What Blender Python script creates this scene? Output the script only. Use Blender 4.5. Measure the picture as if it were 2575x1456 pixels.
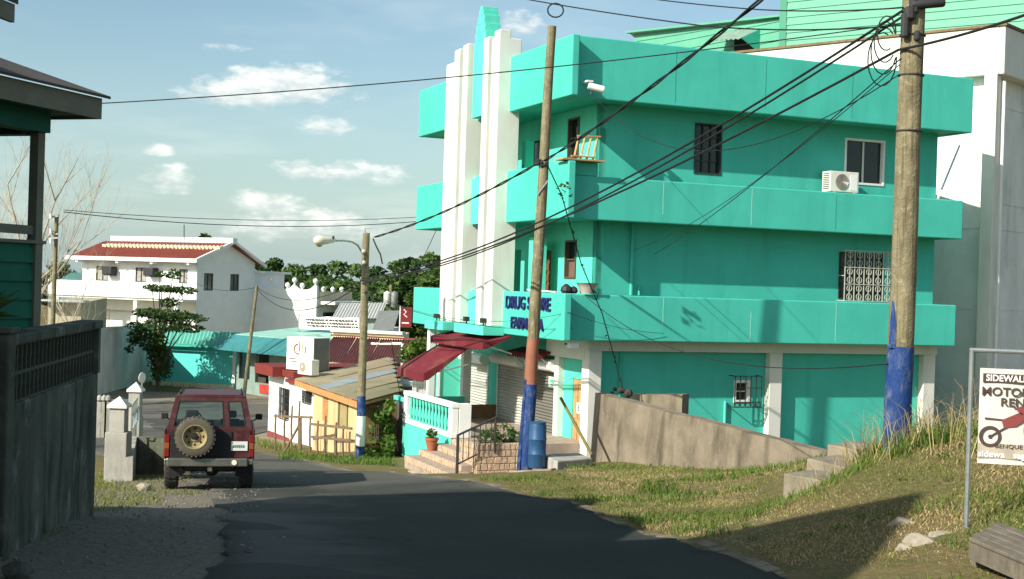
import bpy, bmesh, math, random
import numpy as np
from mathutils import Vector, Matrix
random.seed(7); rng = np.random.default_rng(11)
for o in list(bpy.data.objects): bpy.data.objects.remove(o)
S = bpy.context.scene; COL = S.collection
R_ = math.radians

# ------------------------------------------------------------------ camera
F = 3412.0; RHO = R_(1.8); PIT = math.atan(11 / F)          # focal length and picture measures in a 2575 px wide frame
FWD = Vector((0, math.cos(PIT), -math.sin(PIT))); _u0 = Vector((0, math.sin(PIT), math.cos(PIT)))
RGT = Vector((1, 0, 0)) * math.cos(RHO) + _u0 * math.sin(RHO)
UPV = -Vector((1, 0, 0)) * math.sin(RHO) + _u0 * math.cos(RHO)
cam = bpy.data.cameras.new('camera'); cam.sensor_width = 36; cam.lens = 36 * F / 2575
cam.clip_start = .1; cam.clip_end = 6000
co = bpy.data.objects.new('camera', cam); COL.objects.link(co)
co.matrix_world = Matrix(((RGT.x, UPV.x, -FWD.x, 0), (RGT.y, UPV.y, -FWD.y, 0), (RGT.z, UPV.z, -FWD.z, 0), (0, 0, 0, 1)))
S.camera = co

# ------------------------------------------------------------------ sun and sky
SUN_EL = R_(32); LH = Vector((.732, .681)).normalized()       # horizontal direction the light travels
LDIR = Vector((LH.x * math.cos(SUN_EL), LH.y * math.cos(SUN_EL), -math.sin(SUN_EL)))
sl = bpy.data.lights.new('sun', 'SUN'); sl.energy = 5.0; sl.angle = R_(.5); sl.color = (1, .95, .84)
so = bpy.data.objects.new('sun', sl); COL.objects.link(so)
so.rotation_euler = LDIR.to_track_quat('-Z', 'Y').to_euler(); so.location = (-30, -30, 40)
S.view_settings.view_transform = 'Standard'; S.view_settings.look = 'None'
S.view_settings.gamma = 1; S.view_settings.use_curve_mapping = False
S.view_settings.exposure = 0.45
S.render.engine = 'CYCLES'

W = bpy.data.worlds.new('World'); S.world = W; W.use_nodes = True
wn = W.node_tree; wn.nodes.clear()
class NG:
    def __init__(s, nt): s.nt = nt
    def node(s, t, **k):
        n = s.nt.nodes.new(t)
        for a, b in k.items(): setattr(n, a, b)
        return n
    def put(s, sock, v):
        if hasattr(v, 'is_output') or isinstance(v, bpy.types.NodeSocket): s.nt.links.new(v, sock)
        else: sock.default_value = v
    def m(s, op, a, b=None, c=None, clamp=False):
        n = s.node('ShaderNodeMath', operation=op, use_clamp=clamp); s.put(n.inputs[0], a)
        if b is not None: s.put(n.inputs[1], b)
        if c is not None: s.put(n.inputs[2], c)
        return n.outputs[0]
    def mix(s, f, a, b, mode='MIX'):
        n = s.node('ShaderNodeMix', data_type='RGBA', blend_type=mode); s.put(n.inputs[0], f)
        s.put(n.inputs[6], a); s.put(n.inputs[7], b); return n.outputs[2]
    def noise(s, vec, scale, detail=5, rough=.55, dist=0.0):
        n = s.node('ShaderNodeTexNoise'); n.inputs['Scale'].default_value = scale; n.inputs['Detail'].default_value = detail
        n.inputs['Roughness'].default_value = rough; n.inputs['Distortion'].default_value = dist
        if vec is not None: s.put(n.inputs['Vector'], vec)
        return n.outputs['Fac']
    def ss(s, x, a, b):
        n = s.node('ShaderNodeMapRange', interpolation_type='SMOOTHSTEP'); s.put(n.inputs[0], x)
        n.inputs[1].default_value = a; n.inputs[2].default_value = b; return n.outputs[0]
    def mapping(s, vec, sc):
        n = s.node('ShaderNodeMapping'); s.put(n.inputs[0], vec); n.inputs['Scale'].default_value = sc; return n.outputs[0]
g = NG(wn)
sky = g.node('ShaderNodeTexSky', sky_type='NISHITA', sun_disc=False, sun_elevation=SUN_EL, sun_rotation=math.atan2(-LH.x, -LH.y))
sky.air_density = 1.0; sky.dust_density = 1.6; sky.ozone_density = 1.2; sky.altitude = 50
tc = g.node('ShaderNodeTexCoord'); sep = g.node('ShaderNodeSeparateXYZ'); wn.links.new(tc.outputs['Generated'], sep.inputs[0])
dx, dy, dz = sep.outputs
az = g.m('ARCTAN2', dx, dy); el = g.m('ARCSINE', dz)
cv = g.node('ShaderNodeCombineXYZ'); wn.links.new(az, cv.inputs[0]); wn.links.new(g.m('MULTIPLY', el, 2.2), cv.inputs[1])
n1 = g.noise(cv.outputs[0], 17, 5, .62); n2 = g.noise(cv.outputs[0], 60, 2, .6)
nn = g.m('ADD', g.m('MULTIPLY', n1, .72), g.m('MULTIPLY', n2, .28))
def dirpx(x, y):
    d = (FWD * F + RGT * (x - 1287.5) - UPV * (y - 728)).normalized(); return math.atan2(d.x, d.y), math.asin(d.z)
def vm(op, a, b=None, c=None):
    n = g.node('ShaderNodeVectorMath', operation=op); g.put(n.inputs[0], a)
    if b is not None: g.put(n.inputs[1], b)
    if c is not None: g.put(n.inputs[2], c)
    return n.outputs['Value'] if op == 'DOT_PRODUCT' else n.outputs[0]
dmin = None; dup = None
for (px, py, w, h, op) in [(705, 212, 195, 52, .0), (610, 240, 150, 34, .05), (805, 316, 80, 26, .25), (430, 447, 100, 40, .55), (850, 434, 190, 32, .30),
                           (655, 510, 105, 34, .15), (400, 378, 40, 16, .6), (1312, 58, 66, 36, .45), (560, 122, 90, 16, .8), (800, 575, 420, 55, .75)]:
    a0, e0 = dirpx(px, py); sa, se = F / w, F / h / 2.2
    q_ = vm('MULTIPLY_ADD', cv.outputs[0], (sa, se, 0), (-a0 * sa, -e0 * 2.2 * se, math.sqrt(op)))
    d_ = vm('DOT_PRODUCT', q_, q_); qu = vm('ADD', q_, (0, -.5, 0)); du = vm('DOT_PRODUCT', qu, qu)
    dmin = d_ if dmin is None else g.m('MINIMUM', dmin, d_); dup = du if dup is None else g.m('MINIMUM', dup, du)
vv = g.m('ADD', g.m('SUBTRACT', dmin, dup), .25)
cover = g.ss(g.m('ADD', dmin, g.m('MULTIPLY', g.m('SUBTRACT', nn, .5), -6.2)), 1.35, -.25)
shade = g.m('ADD', .42, g.m('ADD', g.m('MULTIPLY', vv, .42), g.m('MULTIPLY', g.m('SUBTRACT', n2, .5), 1.1)), clamp=True)
den = g.m('ADD', g.m('MAXIMUM', dz, 0.0), .10)
pv = g.node('ShaderNodeCombineXYZ'); wn.links.new(g.m('DIVIDE', dx, den), pv.inputs[0]); wn.links.new(g.m('DIVIDE', dy, den), pv.inputs[1])
thin = g.m('MULTIPLY', g.ss(g.noise(pv.outputs[0], .55, 5, .62), .46, .80), .42)
SKYM = 1.0
skyc = g.mix(1.0, sky.outputs[0], (1.0, 1.10, 1.03, 1), 'MULTIPLY')
hz = g.m('MULTIPLY', g.ss(el, .20, -.02), .55)
skyc = g.mix(hz, skyc, (4.2, 5.6, 5.9, 1))
skyc = g.mix(thin, skyc, (8.2, 8.4, 8.0, 1))
ccol = g.mix(shade, (5.4, 5.9, 5.9, 1), (10.2, 9.9, 9.2, 1))
skyc = g.mix(g.m('MULTIPLY', cover, .88), skyc, ccol)
bg = g.node('ShaderNodeBackground'); bg.inputs[1].default_value = .102
wn.links.new(skyc, bg.inputs[0]); ow = g.node('ShaderNodeOutputWorld'); wn.links.new(bg.outputs[0], ow.inputs[0])

# ------------------------------------------------------------------ helpers
def at(x, y, Y):
    d = FWD * F + RGT * (x - 1287.5) - UPV * (y - 728); return d * (Y / d.y)
def rayd(x, y): return FWD * F + RGT * (x - 1287.5) - UPV * (y - 728)

def wloc(o):
    v = Vector((0, 0, 0))
    while o is not None: v += o.location; o = o.parent
    return v
class MB:
    def __init__(s, M=None): s.v = []; s.f = []; s.M = M
    def add(s, vs, fs):
        n = len(s.v)
        for p in vs:
            p = Vector(p); s.v.append(s.M @ p if s.M is not None else p)
        s.f += [tuple(i + n for i in f) for f in fs]; return s
    def box(s, x0, x1, y0, y1, z0, z1):
        return s.add([(x0, y0, z0), (x1, y0, z0), (x1, y1, z0), (x0, y1, z0), (x0, y0, z1), (x1, y0, z1), (x1, y1, z1), (x0, y1, z1)],
                     [(0, 3, 2, 1), (4, 5, 6, 7), (0, 1, 5, 4), (1, 2, 6, 5), (2, 3, 7, 6), (3, 0, 4, 7)])
    def hexa(s, b, t):
        return s.add(list(b) + list(t), [(0, 3, 2, 1), (4, 5, 6, 7), (0, 1, 5, 4), (1, 2, 6, 5), (2, 3, 7, 6), (3, 0, 4, 7)])
    def extr(s, pts, vec):
        n = len(pts); vec = Vector(vec); pts = [Vector(p) for p in pts]
        return s.add(pts + [p + vec for p in pts], [tuple(range(n - 1, -1, -1)), tuple(range(n, 2 * n))] + [(i, (i + 1) % n, n + (i + 1) % n, n + i) for i in range(n)])
    def bar(s, a, b, w, h=None, up=(0, 0, 1)):
        a = Vector(a); b = Vector(b); h = h or w; d = (b - a).normalized(); up = Vector(up)
        if abs(d.dot(up)) > .98: up = Vector((0, 1, 0))
        r = d.cross(up).normalized(); u = r.cross(d).normalized(); r *= w / 2; u *= h / 2
        return s.hexa([a - r - u, a + r - u, a + r + u, a - r + u], [b - r - u, b + r - u, b + r + u, b - r + u])
    def tube(s, pts, r, n=8, cap=True):
        pts = [Vector(p) for p in pts]; m = len(pts); rs = r if isinstance(r, (list, tuple)) else [r] * m
        vs = []; fs = []; up = Vector((0, 0, 1)); ref = None
        for i, p in enumerate(pts):
            d = (pts[min(i + 1, m - 1)] - pts[max(i - 1, 0)]).normalized()
            if ref is None: ref = d.cross(up if abs(d.z) < .95 else Vector((0, 1, 0))).normalized()
            ref = (ref - d * ref.dot(d)).normalized(); bi = d.cross(ref)
            for k in range(n):
                t = 2 * math.pi * k / n; vs.append(p + (ref * math.cos(t) + bi * math.sin(t)) * rs[i])
        for i in range(m - 1):
            for k in range(n):
                fs.append((i * n + k, i * n + (k + 1) % n, (i + 1) * n + (k + 1) % n, (i + 1) * n + k))
        if cap: fs.append(tuple(range(n - 1, -1, -1))); fs.append(tuple(range((m - 1) * n, m * n)))
        return s.add(vs, fs)
    def lathe(s, c, prof, n=16, axis=(0, 0, 1), cap=True):
        c = Vector(c); ax = Vector(axis).normalized(); e1 = ax.orthogonal().normalized(); e2 = ax.cross(e1); vs = []; fs = []; m = len(prof)
        for (r, z) in prof:
            for k in range(n):
                t = 2 * math.pi * k / n; vs.append(c + ax * z + (e1 * math.cos(t) + e2 * math.sin(t)) * r)
        for i in range(m - 1):
            for k in range(n): fs.append((i * n + k, i * n + (k + 1) % n, (i + 1) * n + (k + 1) % n, (i + 1) * n + k))
        if cap: fs.append(tuple(range(n - 1, -1, -1))); fs.append(tuple(range((m - 1) * n, m * n)))
        return s.add(vs, fs)
    def ball(s, c, r, n=12):
        return s.lathe(c, [(max(.001, r * math.sin(math.pi * i / 8)), -r * math.cos(math.pi * i / 8)) for i in range(9)], n)
    def quad(s, a, b, c, d): return s.add([a, b, c, d], [(0, 1, 2, 3)])
    def sheet(s, o, eu, ev, nu, pitch_amp, thick=.0):
        """corrugated sheet: origin o, edge eu (waves run across it, nu waves), edge ev; normal eu x ev"""
        o = Vector(o); eu = Vector(eu); ev = Vector(ev); nrm = eu.cross(ev).normalized(); k = nu * 4; vs = []; fs = []
        for i in range(k + 1):
            h = pitch_amp * math.sin(i * math.pi / 2); p = o + eu * (i / k) + nrm * h
            vs += [p, p + ev, p - nrm * .012, p + ev - nrm * .012]
        for i in range(k):
            a = i * 4; b = a + 4
            fs += [(a, b, b + 1, a + 1), (a + 2, a + 3, b + 3, b + 2), (a, a + 2, b + 2, b), (a + 1, b + 1, b + 3, a + 3)]
        fs += [(0, 1, 3, 2), (k * 4, k * 4 + 2, k * 4 + 3, k * 4 + 1)]
        return s.add(vs, fs)
    def build(s, name, mat, parent=None, smooth=False, bevel=0, origin=None):
        off = wloc(parent) if parent is not None else (Vector(origin) if origin is not None else Vector((0, 0, 0)))
        me = bpy.data.meshes.new(name); me.from_pydata([tuple(p - off) for p in s.v], [], s.f); me.update()
        bm = bmesh.new(); bm.from_mesh(me); bmesh.ops.recalc_face_normals(bm, faces=bm.faces); bm.to_mesh(me); bm.free()
        if mat is not None: me.materials.append(mat)
        if smooth:
            me.polygons.foreach_set('use_smooth', [True] * len(me.polygons))
            try: me.set_sharp_from_angle(angle=R_(38))
            except Exception: pass
        o = bpy.data.objects.new(name, me); COL.objects.link(o)
        if parent is not None: o.parent = parent
        elif origin is not None: o.location = off
        if bevel:
            m = o.modifiers.new('bevel', 'BEVEL'); m.width = bevel; m.segments = 2; m.limit_method = 'ANGLE'; m.angle_limit = R_(40)
        return o
def tag(o, label=None, cat=None, group=None, kind=None):
    if label: o['label'] = label
    if cat: o['category'] = cat
    if group: o['group'] = group
    if kind: o['kind'] = kind
    return o
def thing(name, label, cat, loc, group=None):
    o = bpy.data.objects.new(name, None); COL.objects.link(o); o.location = Vector(loc); o.empty_display_size = .2
    return tag(o, label, cat, group)
def frame(origin, ex, ey):
    ex = Vector(ex).normalized(); ey = Vector(ey).normalized(); ez = Vector((0, 0, 1)) if abs(ex.z) < .005 and abs(ey.z) < .005 else ex.cross(ey); o = Vector(origin)
    return Matrix(((ex.x, ey.x, ez.x, o.x), (ex.y, ey.y, ez.y, o.y), (ex.z, ey.z, ez.z, o.z), (0, 0, 0, 1)))
def txt(name, body, size, mat, M, parent, depth=.01, align='CENTER', sx=1.0, off=0.0):
    """flat lettering: M maps text x,y,z to world"""
    cu = bpy.data.curves.new(name, 'FONT'); cu.body = body; cu.size = size; cu.extrude = depth; cu.align_x = align; cu.align_y = 'CENTER'; cu.offset = off
    cu.resolution_u = 3
    t = bpy.data.objects.new(name, cu); COL.objects.link(t)
    me = bpy.data.meshes.new_from_object(t.evaluated_get(bpy.context.evaluated_depsgraph_get()))
    bpy.data.objects.remove(t); bpy.data.curves.remove(cu)
    offv = wloc(parent); me.transform(Matrix.Diagonal((sx, 1, 1, 1))); me.transform(M); me.transform(Matrix.Translation(-offv))
    me.materials.clear(); me.materials.append(mat); o = bpy.data.objects.new(name, me); COL.objects.link(o); o.parent = parent; return o

# ------------------------------------------------------------------ materials
MATS = {}
def mat(name, col, rough=.8, var=.15, vs=2.5, bump=.15, bs=40, stain=None, samt=.0, sscale=(3, 3, .35), metal=0, spec=.3, col2=None, thr=(.45, .7), c2s=6):
    if name in MATS: return MATS[name]
    m = bpy.data.materials.new(name); m.use_nodes = True; nt = m.node_tree; G = NG(nt); b = nt.nodes['Principled BSDF']
    t = G.node('ShaderNodeTexCoord').outputs['Object']
    n = G.noise(t, vs, 6, .6); f = G.ss(n, .25, .75)
    lo = tuple(c * (1 - var) for c in col) + (1,); hi = tuple(min(1, c * (1 + var)) for c in col) + (1,)
    c = G.mix(f, lo, hi)
    if col2 is not None: c = G.mix(G.ss(G.noise(t, c2s, 7, .65, .3), *thr), c, tuple(col2) + (1,))
    if stain is not None:
        st = G.noise(G.mapping(t, sscale), 1.0, 7, .62, .4)
        c = G.mix(G.m('MULTIPLY', G.ss(st, .46, .74), samt), c, tuple(stain) + (1,))
    G.put(b.inputs['Base Color'], c)
    G.put(b.inputs['Roughness'], G.m('ADD', rough - .06, G.m('MULTIPLY', n, .12)))
    b.inputs['Metallic'].default_value = metal; b.inputs['Specular IOR Level'].default_value = spec
    if bump:
        bn = G.node('ShaderNodeBump'); bn.inputs['Strength'].default_value = bump; bn.inputs['Distance'].default_value = .02
        G.put(bn.inputs['Height'], G.noise(t, bs, 5, .6)); nt.links.new(bn.outputs[0], b.inputs['Normal'])
    MATS[name] = m; return m
def glassmat(name, tint=(.75, .85, .82), refl=.25):
    if name in MATS: return MATS[name]
    m = bpy.data.materials.new(name); m.use_nodes = True; nt = m.node_tree; nt.nodes.clear(); G = NG(nt)
    tr = G.node('ShaderNodeBsdfTransparent'); tr.inputs[0].default_value = tint + (1,)
    gl = G.node('ShaderNodeBsdfGlossy'); gl.inputs['Roughness'].default_value = .04; gl.inputs[0].default_value = (.9, .95, .95, 1)
    lw = G.node('ShaderNodeLayerWeight'); lw.inputs[0].default_value = refl
    mx = G.node('ShaderNodeMixShader'); nt.links.new(lw.outputs['Fresnel'], mx.inputs[0]); nt.links.new(tr.outputs[0], mx.inputs[1]); nt.links.new(gl.outputs[0], mx.inputs[2])
    o = G.node('ShaderNodeOutputMaterial'); nt.links.new(mx.outputs[0], o.inputs[0]); MATS[name] = m; return m
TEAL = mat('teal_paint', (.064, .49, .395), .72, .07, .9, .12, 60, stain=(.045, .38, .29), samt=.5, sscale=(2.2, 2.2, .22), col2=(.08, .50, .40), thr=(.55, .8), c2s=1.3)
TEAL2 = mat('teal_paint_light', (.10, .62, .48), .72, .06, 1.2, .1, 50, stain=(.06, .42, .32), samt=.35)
TEALD = mat('teal_trim', (.05, .45, .33), .7, .08, 2, .1, 50)
WHITE = mat('white_paint', (.69, .68, .62), .75, .05, 1.5, .12, 60, stain=(.5, .48, .42), samt=.35, sscale=(2.5, 2.5, .3))
WHITE2 = mat('white_plain_paint', (.78, .78, .75), .7, .05, 1.5, .1, 60)
CREAM = mat('cream_paint', (.70, .62, .42), .75, .07, 2, .1, 50, stain=(.4, .33, .2), samt=.4)
CONC = mat('raw_concrete', (.20, .165, .118), .92, .28, 1.4, .6, 22, stain=(.065, .055, .04), samt=.85, sscale=(2.6, 2.6, .45), col2=(.235, .195, .14), thr=(.5, .72), c2s=5)
CONCG = mat('grey_concrete', (.36, .35, .31), .92, .18, 1.6, .4, 25, stain=(.14, .135, .12), samt=.6, sscale=(3, 3, .5))
CONCD = mat('mossy_concrete', (.10, .104, .076), .95, .45, 1.1, .9, 14, stain=(.010, .020, .012), samt=.95, sscale=(2.6, 2.6, .7), col2=(.235, .24, .20), thr=(.55, .70), c2s=1.7)
GREYW = mat('weathered_white_wall', (.72, .72, .68), .9, .12, .8, .2, 30, stain=(.34, .35, .33), samt=.5, sscale=(1.2, 1.2, .3))
WOODP = mat('pole_wood', (.205, .178, .105), .9, .28, 3, .8, 30, stain=(.07, .052, .032), samt=.9, sscale=(28, 28, 1.2), col2=(.38, .32, .2), thr=(.5, .75), c2s=9)
BLUEP = mat('blue_pole_paint', (.010, .042, .165), .7, .2, 4, .5, 30, stain=(.15, .18, .23), samt=.75, sscale=(11, 11, 5))
SALM = mat('salmon_pole_paint', (.29, .11, .065), .75, .18, 4, .4, 30, stain=(.22, .16, .10), samt=.7, sscale=(14, 14, 2))
BLACK = mat('black_rubber', (.018, .018, .018), .75, .2, 6, .2, 60)
DARK = mat('dark_void', (.015, .017, .016), .8, .1, 3, 0)
GLASS = mat('dark_window_glass', (.012, .018, .018), .08, .2, 2, 0, spec=.5)
CLEAR = glassmat('clear_glass')
MAROON = mat('maroon_roof', (.165, .045, .036), .6, .18, 1.2, .1, 40, stain=(.11, .035, .028), samt=.5, sscale=(1.5, 1.5, .6))
AWN = mat('awning_canvas', (.14, .013, .022), .8, .12, 2, .1, 60, col2=(.20, .085, .06), thr=(.5, .75), c2s=.9)
REDT = mat('red_trim', (.19, .03, .022), .7, .12, 3, .1, 40)
WOOD = mat('raw_wood', (.45, .28, .13), .8, .2, 5, .3, 50, stain=(.25, .14, .06), samt=.5, sscale=(20, 20, 1.5))
WOODG = mat('grey_weathered_wood', (.17, .145, .11), .9, .25, 5, .5, 45, stain=(.08, .065, .05), samt=.6, sscale=(16, 16, 2))
STICK = mat('fence_stick_wood', (.17, .12, .075), .9, .25, 6, .4, 45)
TAN = mat('tan_metal_roof', (.44, .36, .24), .6, .12, 1.0, .1, 30, stain=(.30, .2, .11), samt=.5, sscale=(1.2, 5, 1.2))
ZINC = mat('zinc_roof_sheet', (.52, .55, .56), .45, .1, 1.5, .1, 30, metal=.3)
STEEL = mat('galvanised_steel', (.40, .41, .39), .45, .15, 5, .15, 60, metal=.6)
SHUT = mat('roller_shutter_metal', (.50, .50, .45), .55, .08, 1.5, .05, 40, stain=(.4, .38, .33), samt=.4)
IRON = mat('dark_iron', (.035, .033, .03), .6, .2, 8, .2, 60)
WIREM = mat('wire_black', (.014, .016, .016), .65, .2, 3, 0)
YEL = mat('yellow_shack_paint', (.62, .45, .24), .85, .08, 2.5, .2, 35, stain=(.5, .3, .13), samt=.5)
ORW = mat('orange_wood', (.50, .24, .09), .8, .15, 5, .3, 40)
MINT = mat('mint_metal_siding', (.115, .37, .25), .55, .05, 1.2, .05, 40)
AQUA = mat('aqua_shop_paint', (.11, .62, .56), .75, .07, 2, .1, 40)
NAVY = mat('navy_letter', (.012, .016, .10), .6, .1, 4, 0)
STONE = mat('tan_stone_facing', (.46, .33, .22), .9, .25, 7, .5, 35, col2=(.55, .44, .32), thr=(.45, .65), c2s=14)
STONEG = mat('stair_mortar', (.36, .28, .22), .92, .2, 5, .4, 40)
ROCK = mat('pale_rock', (.34, .30, .23), .95, .3, 5, .8, 14, stain=(.10, .085, .06), samt=.8, sscale=(4, 4, 4))
TANKB = mat('black_box_plastic', (.03, .03, .032), .6, .15, 3, .05)
REDROOF = mat('red_clay_roof', (.24, .06, .04), .7, .15, 3, .15, 30)
OFFW = mat('appliance_white', (.70, .69, .62), .5, .06, 3, .05, 40, stain=(.45, .4, .3), samt=.4)
BLUEB = mat('blue_barrel_plastic', (.02, .075, .17), .5, .12, 3, .05, 30)
TERRA = mat('terracotta_pot', (.36, .12, .06), .8, .15, 5, .2, 40)
LINEM = mat('seam_line_dark', (.035, .28, .20), .8, .1, 6, 0)
LINEL = mat('seam_line_pale', (.30, .62, .48), .8, .1, 6, 0)
SIDEB = mat('beige_board_paint', (.19, .185, .14), .85, .12, 3, .2, 40)
GRNB = mat('green_board_paint', (.009, .135, .08), .75, .12, 3, .15, 40)
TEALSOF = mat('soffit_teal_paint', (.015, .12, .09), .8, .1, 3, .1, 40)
def leafmat(name, c1, c2, tl=.35):
    if name in MATS: return MATS[name]
    m = bpy.data.materials.new(name); m.use_nodes = True; nt = m.node_tree; G = NG(nt); b = nt.nodes['Principled BSDF']
    gi = G.node('ShaderNodeNewGeometry'); rp = gi.outputs['Random Per Island']
    c = G.mix(rp, c1 + (1,), c2 + (1,)); G.put(b.inputs['Base Color'], c); b.inputs['Roughness'].default_value = .6; b.inputs['Specular IOR Level'].default_value = .25
    t = G.node('ShaderNodeBsdfTranslucent'); G.put(t.inputs[0], c); mx = G.node('ShaderNodeMixShader'); mx.inputs[0].default_value = tl
    out = nt.nodes['Material Output']; nt.links.new(b.outputs[0], mx.inputs[1]); nt.links.new(t.outputs[0], mx.inputs[2]); nt.links.new(mx.outputs[0], out.inputs[0])
    MATS[name] = m; return m
LEAF1 = leafmat('tree_leaves', (.035, .085, .018), (.12, .185, .045))
LEAF2 = leafmat('dark_tree_leaves', (.022, .06, .015), (.075, .13, .03))
LEAF3 = leafmat('bright_bush_leaves', (.05, .11, .015), (.16, .22, .04))
GRASSM = leafmat('grass_blades', (.10, .15, .03), (.27, .27, .075), .25)
STRAWM = leafmat('dry_straw', (.24, .185, .075), (.54, .43, .21), .2)
GREENG = leafmat('green_grass_blades', (.06, .13, .02), (.17, .24, .04), .3)
BARK = mat('pale_bark', (.42, .37, .28), .9, .2, 6, .3, 40)
BARKD = mat('brown_bark', (.12, .09, .06), .95, .25, 6, .5, 40)
# ------------------------------------------------------------------ terrain
ANCH = np.array([(0,-10,-1.2),(-3,0,-1.7),(3,0,-1.6),(0,10,-2.35),(-2.3,10.7,-2.4),(2.3,11.4,-2.42),(0,15,-2.85),(-3.8,19.2,-3.38),(.9,20.2,-3.2),
 (-4,21.5,-3.6),(-5.5,25,-3.98),(-2.6,27,-4.03),(-.3,24.3,-3.6),(-2.6,30.6,-4.32),(-5.2,36,-4.9),(-7,39.5,-5.15),(-9,32,-4.6),(-9.5,40,-5.3),(-12,50,-5.85),
 (-20,50,-6),(-10,60,-6),(-25,65,-6),(-12,75,-6.05),(-40,60,-6),(0,60,-5.9),(20,70,-5.9),(-30,100,-6.2),(0,100,-6.2),(30,100,-6.2),
 (4.6,16.5,-1.85),(4.1,12,-2.0),(3.2,12.5,-2.25),(7,12,-1.7),(8,16.5,-1.6),(3.9,19,-2.85),(5.2,21,-2.5),(6.2,24,-2.85),(7,20,-2.05),(10,20,-1.8),(2.5,24,-3.4),
 (1.3,29.5,-3.95),(2.2,31.2,-4.0),(4.7,26.1,-3.45),(6,32,-4.0),(12,35,-3.9),(14,25,-2.4),(20,15,-1.5),(20,40,-4),(30,20,-2),
 (-5.2,17,-3.05),(-4.6,12.3,-2.6),(-8,12,-2.4),(-8,18,-3.2),(-7,22,-3.7),(-8,28,-4.25),(-12,25,-4.2),(-15,35,-5),(-20,20,-3.5),(-20,5,-2.0),
 (-1.4,31.7,-4.64),(-2.8,35.5,-4.82),(-4.3,38,-5.0),(-6,43,-5.4),(-3,45,-5.2),(1.5,26.5,-3.62),(.6,27.5,-3.75),(5,60,-5.9),(3.4,17,-2.66),(4.1,17.6,-2.76),(4.6,18.6,-2.76),(5.1,19.6,-2.62),(5.7,18.4,-2.2),(3.0,15.5,-2.55),(3.5,19.5,-3.0),(4.4,20.3,-2.85),(4.0,21.5,-3.0),(2.4,15.8,-2.78),(1.9,18.5,-3.05),(1.5,22.5,-3.45),(2.6,13.0,-2.42)], float)
def _phi(r2): return np.where(r2 > 1e-9, .5 * r2 * np.log(r2 + 1e-12), 0)
_n = len(ANCH); _A = np.zeros((_n + 3, _n + 3)); _d2 = ((ANCH[:, None, :2] - ANCH[None, :, :2]) ** 2).sum(2)
_A[:_n, :_n] = _phi(_d2) + np.eye(_n) * .4; _A[:_n, _n] = 1; _A[:_n, _n + 1:] = ANCH[:, :2]; _A[_n:, :_n] = _A[:_n, _n:].T
_w = np.linalg.solve(_A, np.concatenate([ANCH[:, 2], np.zeros(3)]))
def ghA(X, Y):
    X = np.asarray(X, float); Y = np.asarray(Y, float)
    d2 = (X[..., None] - ANCH[:, 0]) ** 2 + (Y[..., None] - ANCH[:, 1]) ** 2
    z = (_phi(d2) * _w[:_n]).sum(-1) + _w[_n] + _w[_n + 1] * X + _w[_n + 2] * Y
    rr = np.maximum(np.abs(X) - 14, 0) / 26; k = np.clip(rr, 0, 1); k = k * k * (3 - 2 * k)
    kf = np.clip((Y - 75) / 35, 0, 1); kf = kf * kf * (3 - 2 * kf)
    far = np.clip(-1.6 - .088 * Y, -6.1, -1.2)
    z = z * (1 - k) + far * k; z = z * (1 - kf) + (-6.15) * kf
    return z
def gz(x, y): return float(ghA(np.array([x]), np.array([y]))[0])
_YY = np.concatenate([np.arange(6, 45, .1), np.arange(45, 110, .3)])
def on_ground(px, py):
    d = rayd(px, py); d = d / d.y; i = int(np.argmax(d.z * _YY < ghA(d.x * _YY, _YY))); return d * float(_YY[i])
ROAD_R = [(3.3, -6), (2.95, 5), (2.3, 11.4), (1.7, 15.5), (.9, 20.2), (-.35, 24.3), (-2.5, 30.4), (-5.1, 36), (-6.9, 39.5), (-8.6, 43.5), (-9.4, 48), (-8.5, 52.5)]
ROAD_L = [(-1.3, -6), (-1.8, 5), (-2.3, 10.7), (-3.1, 15), (-4.0, 19.5), (-5.2, 24), (-7.4, 30), (-10.5, 36.5), (-13.5, 43), (-16, 47.5), (-18, 50), (-20, 52.5)]
def resamp(pl, n):
    pl = np.array(pl, float); s = np.concatenate([[0], np.cumsum(np.hypot(*np.diff(pl, axis=0).T))]); t = np.linspace(0, s[-1], n)
    return np.stack([np.interp(t, s, pl[:, 0]), np.interp(t, s, pl[:, 1])], 1)
def inpoly(X, Y, poly):
    ins = np.zeros(X.shape, bool); n = len(poly); j = n - 1
    for i in range(n):
        xi, yi = poly[i]; xj, yj = poly[j]
        c = ((yi > Y) != (yj > Y)) & (X < (xj - xi) * (Y - yi) / (yj - yi + 1e-12) + xi); ins ^= c; j = i
    return ins
POLY_MAIN = [tuple(p) for p in ROAD_R] + [tuple(p) for p in ROAD_L[::-1]]
POLY_CROSS = [(-90, 52.2), (60, 52.2), (60, 64.5), (-90, 64.5)]
def axis(a): return np.unique(np.round(np.concatenate(a), 4))
gx = axis([np.arange(-13, 16.01, .3), np.arange(-40, -12.9, 1.5), np.arange(16, 45, 1.5), -40 - np.geomspace(3, 3000, 22), 45 + np.geomspace(3, 3000, 22)])
gy = axis([np.arange(-6, 46.01, .35), np.arange(46, 112, 1.2), -6 - np.geomspace(2, 400, 10), 112 + np.geomspace(3, 3500, 30)])
GX, GY = np.meshgrid(gx, gy); GZ = ghA(GX, GY)
def dist_in(poly):
    """1 inside the polygon (eroded a little)"""
    m = inpoly(GX, GY, poly).astype(float); return m
mr = np.maximum(inpoly(GX, GY, POLY_MAIN), inpoly(GX, GY, POLY_CROSS)).astype(float)
fine = ((GX > -14) & (GX < 16) & (GY > -6) & (GY < 46))
mi = mr.copy()
for _ in range(1):
    q = np.pad(mi, 1, mode='edge'); mi = np.minimum.reduce([q[1:-1, 1:-1], q[:-2, 1:-1], q[2:, 1:-1], q[1:-1, :-2], q[1:-1, 2:]])
GZ = GZ - .12 * mi
hn = np.zeros_like(GZ)
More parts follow.
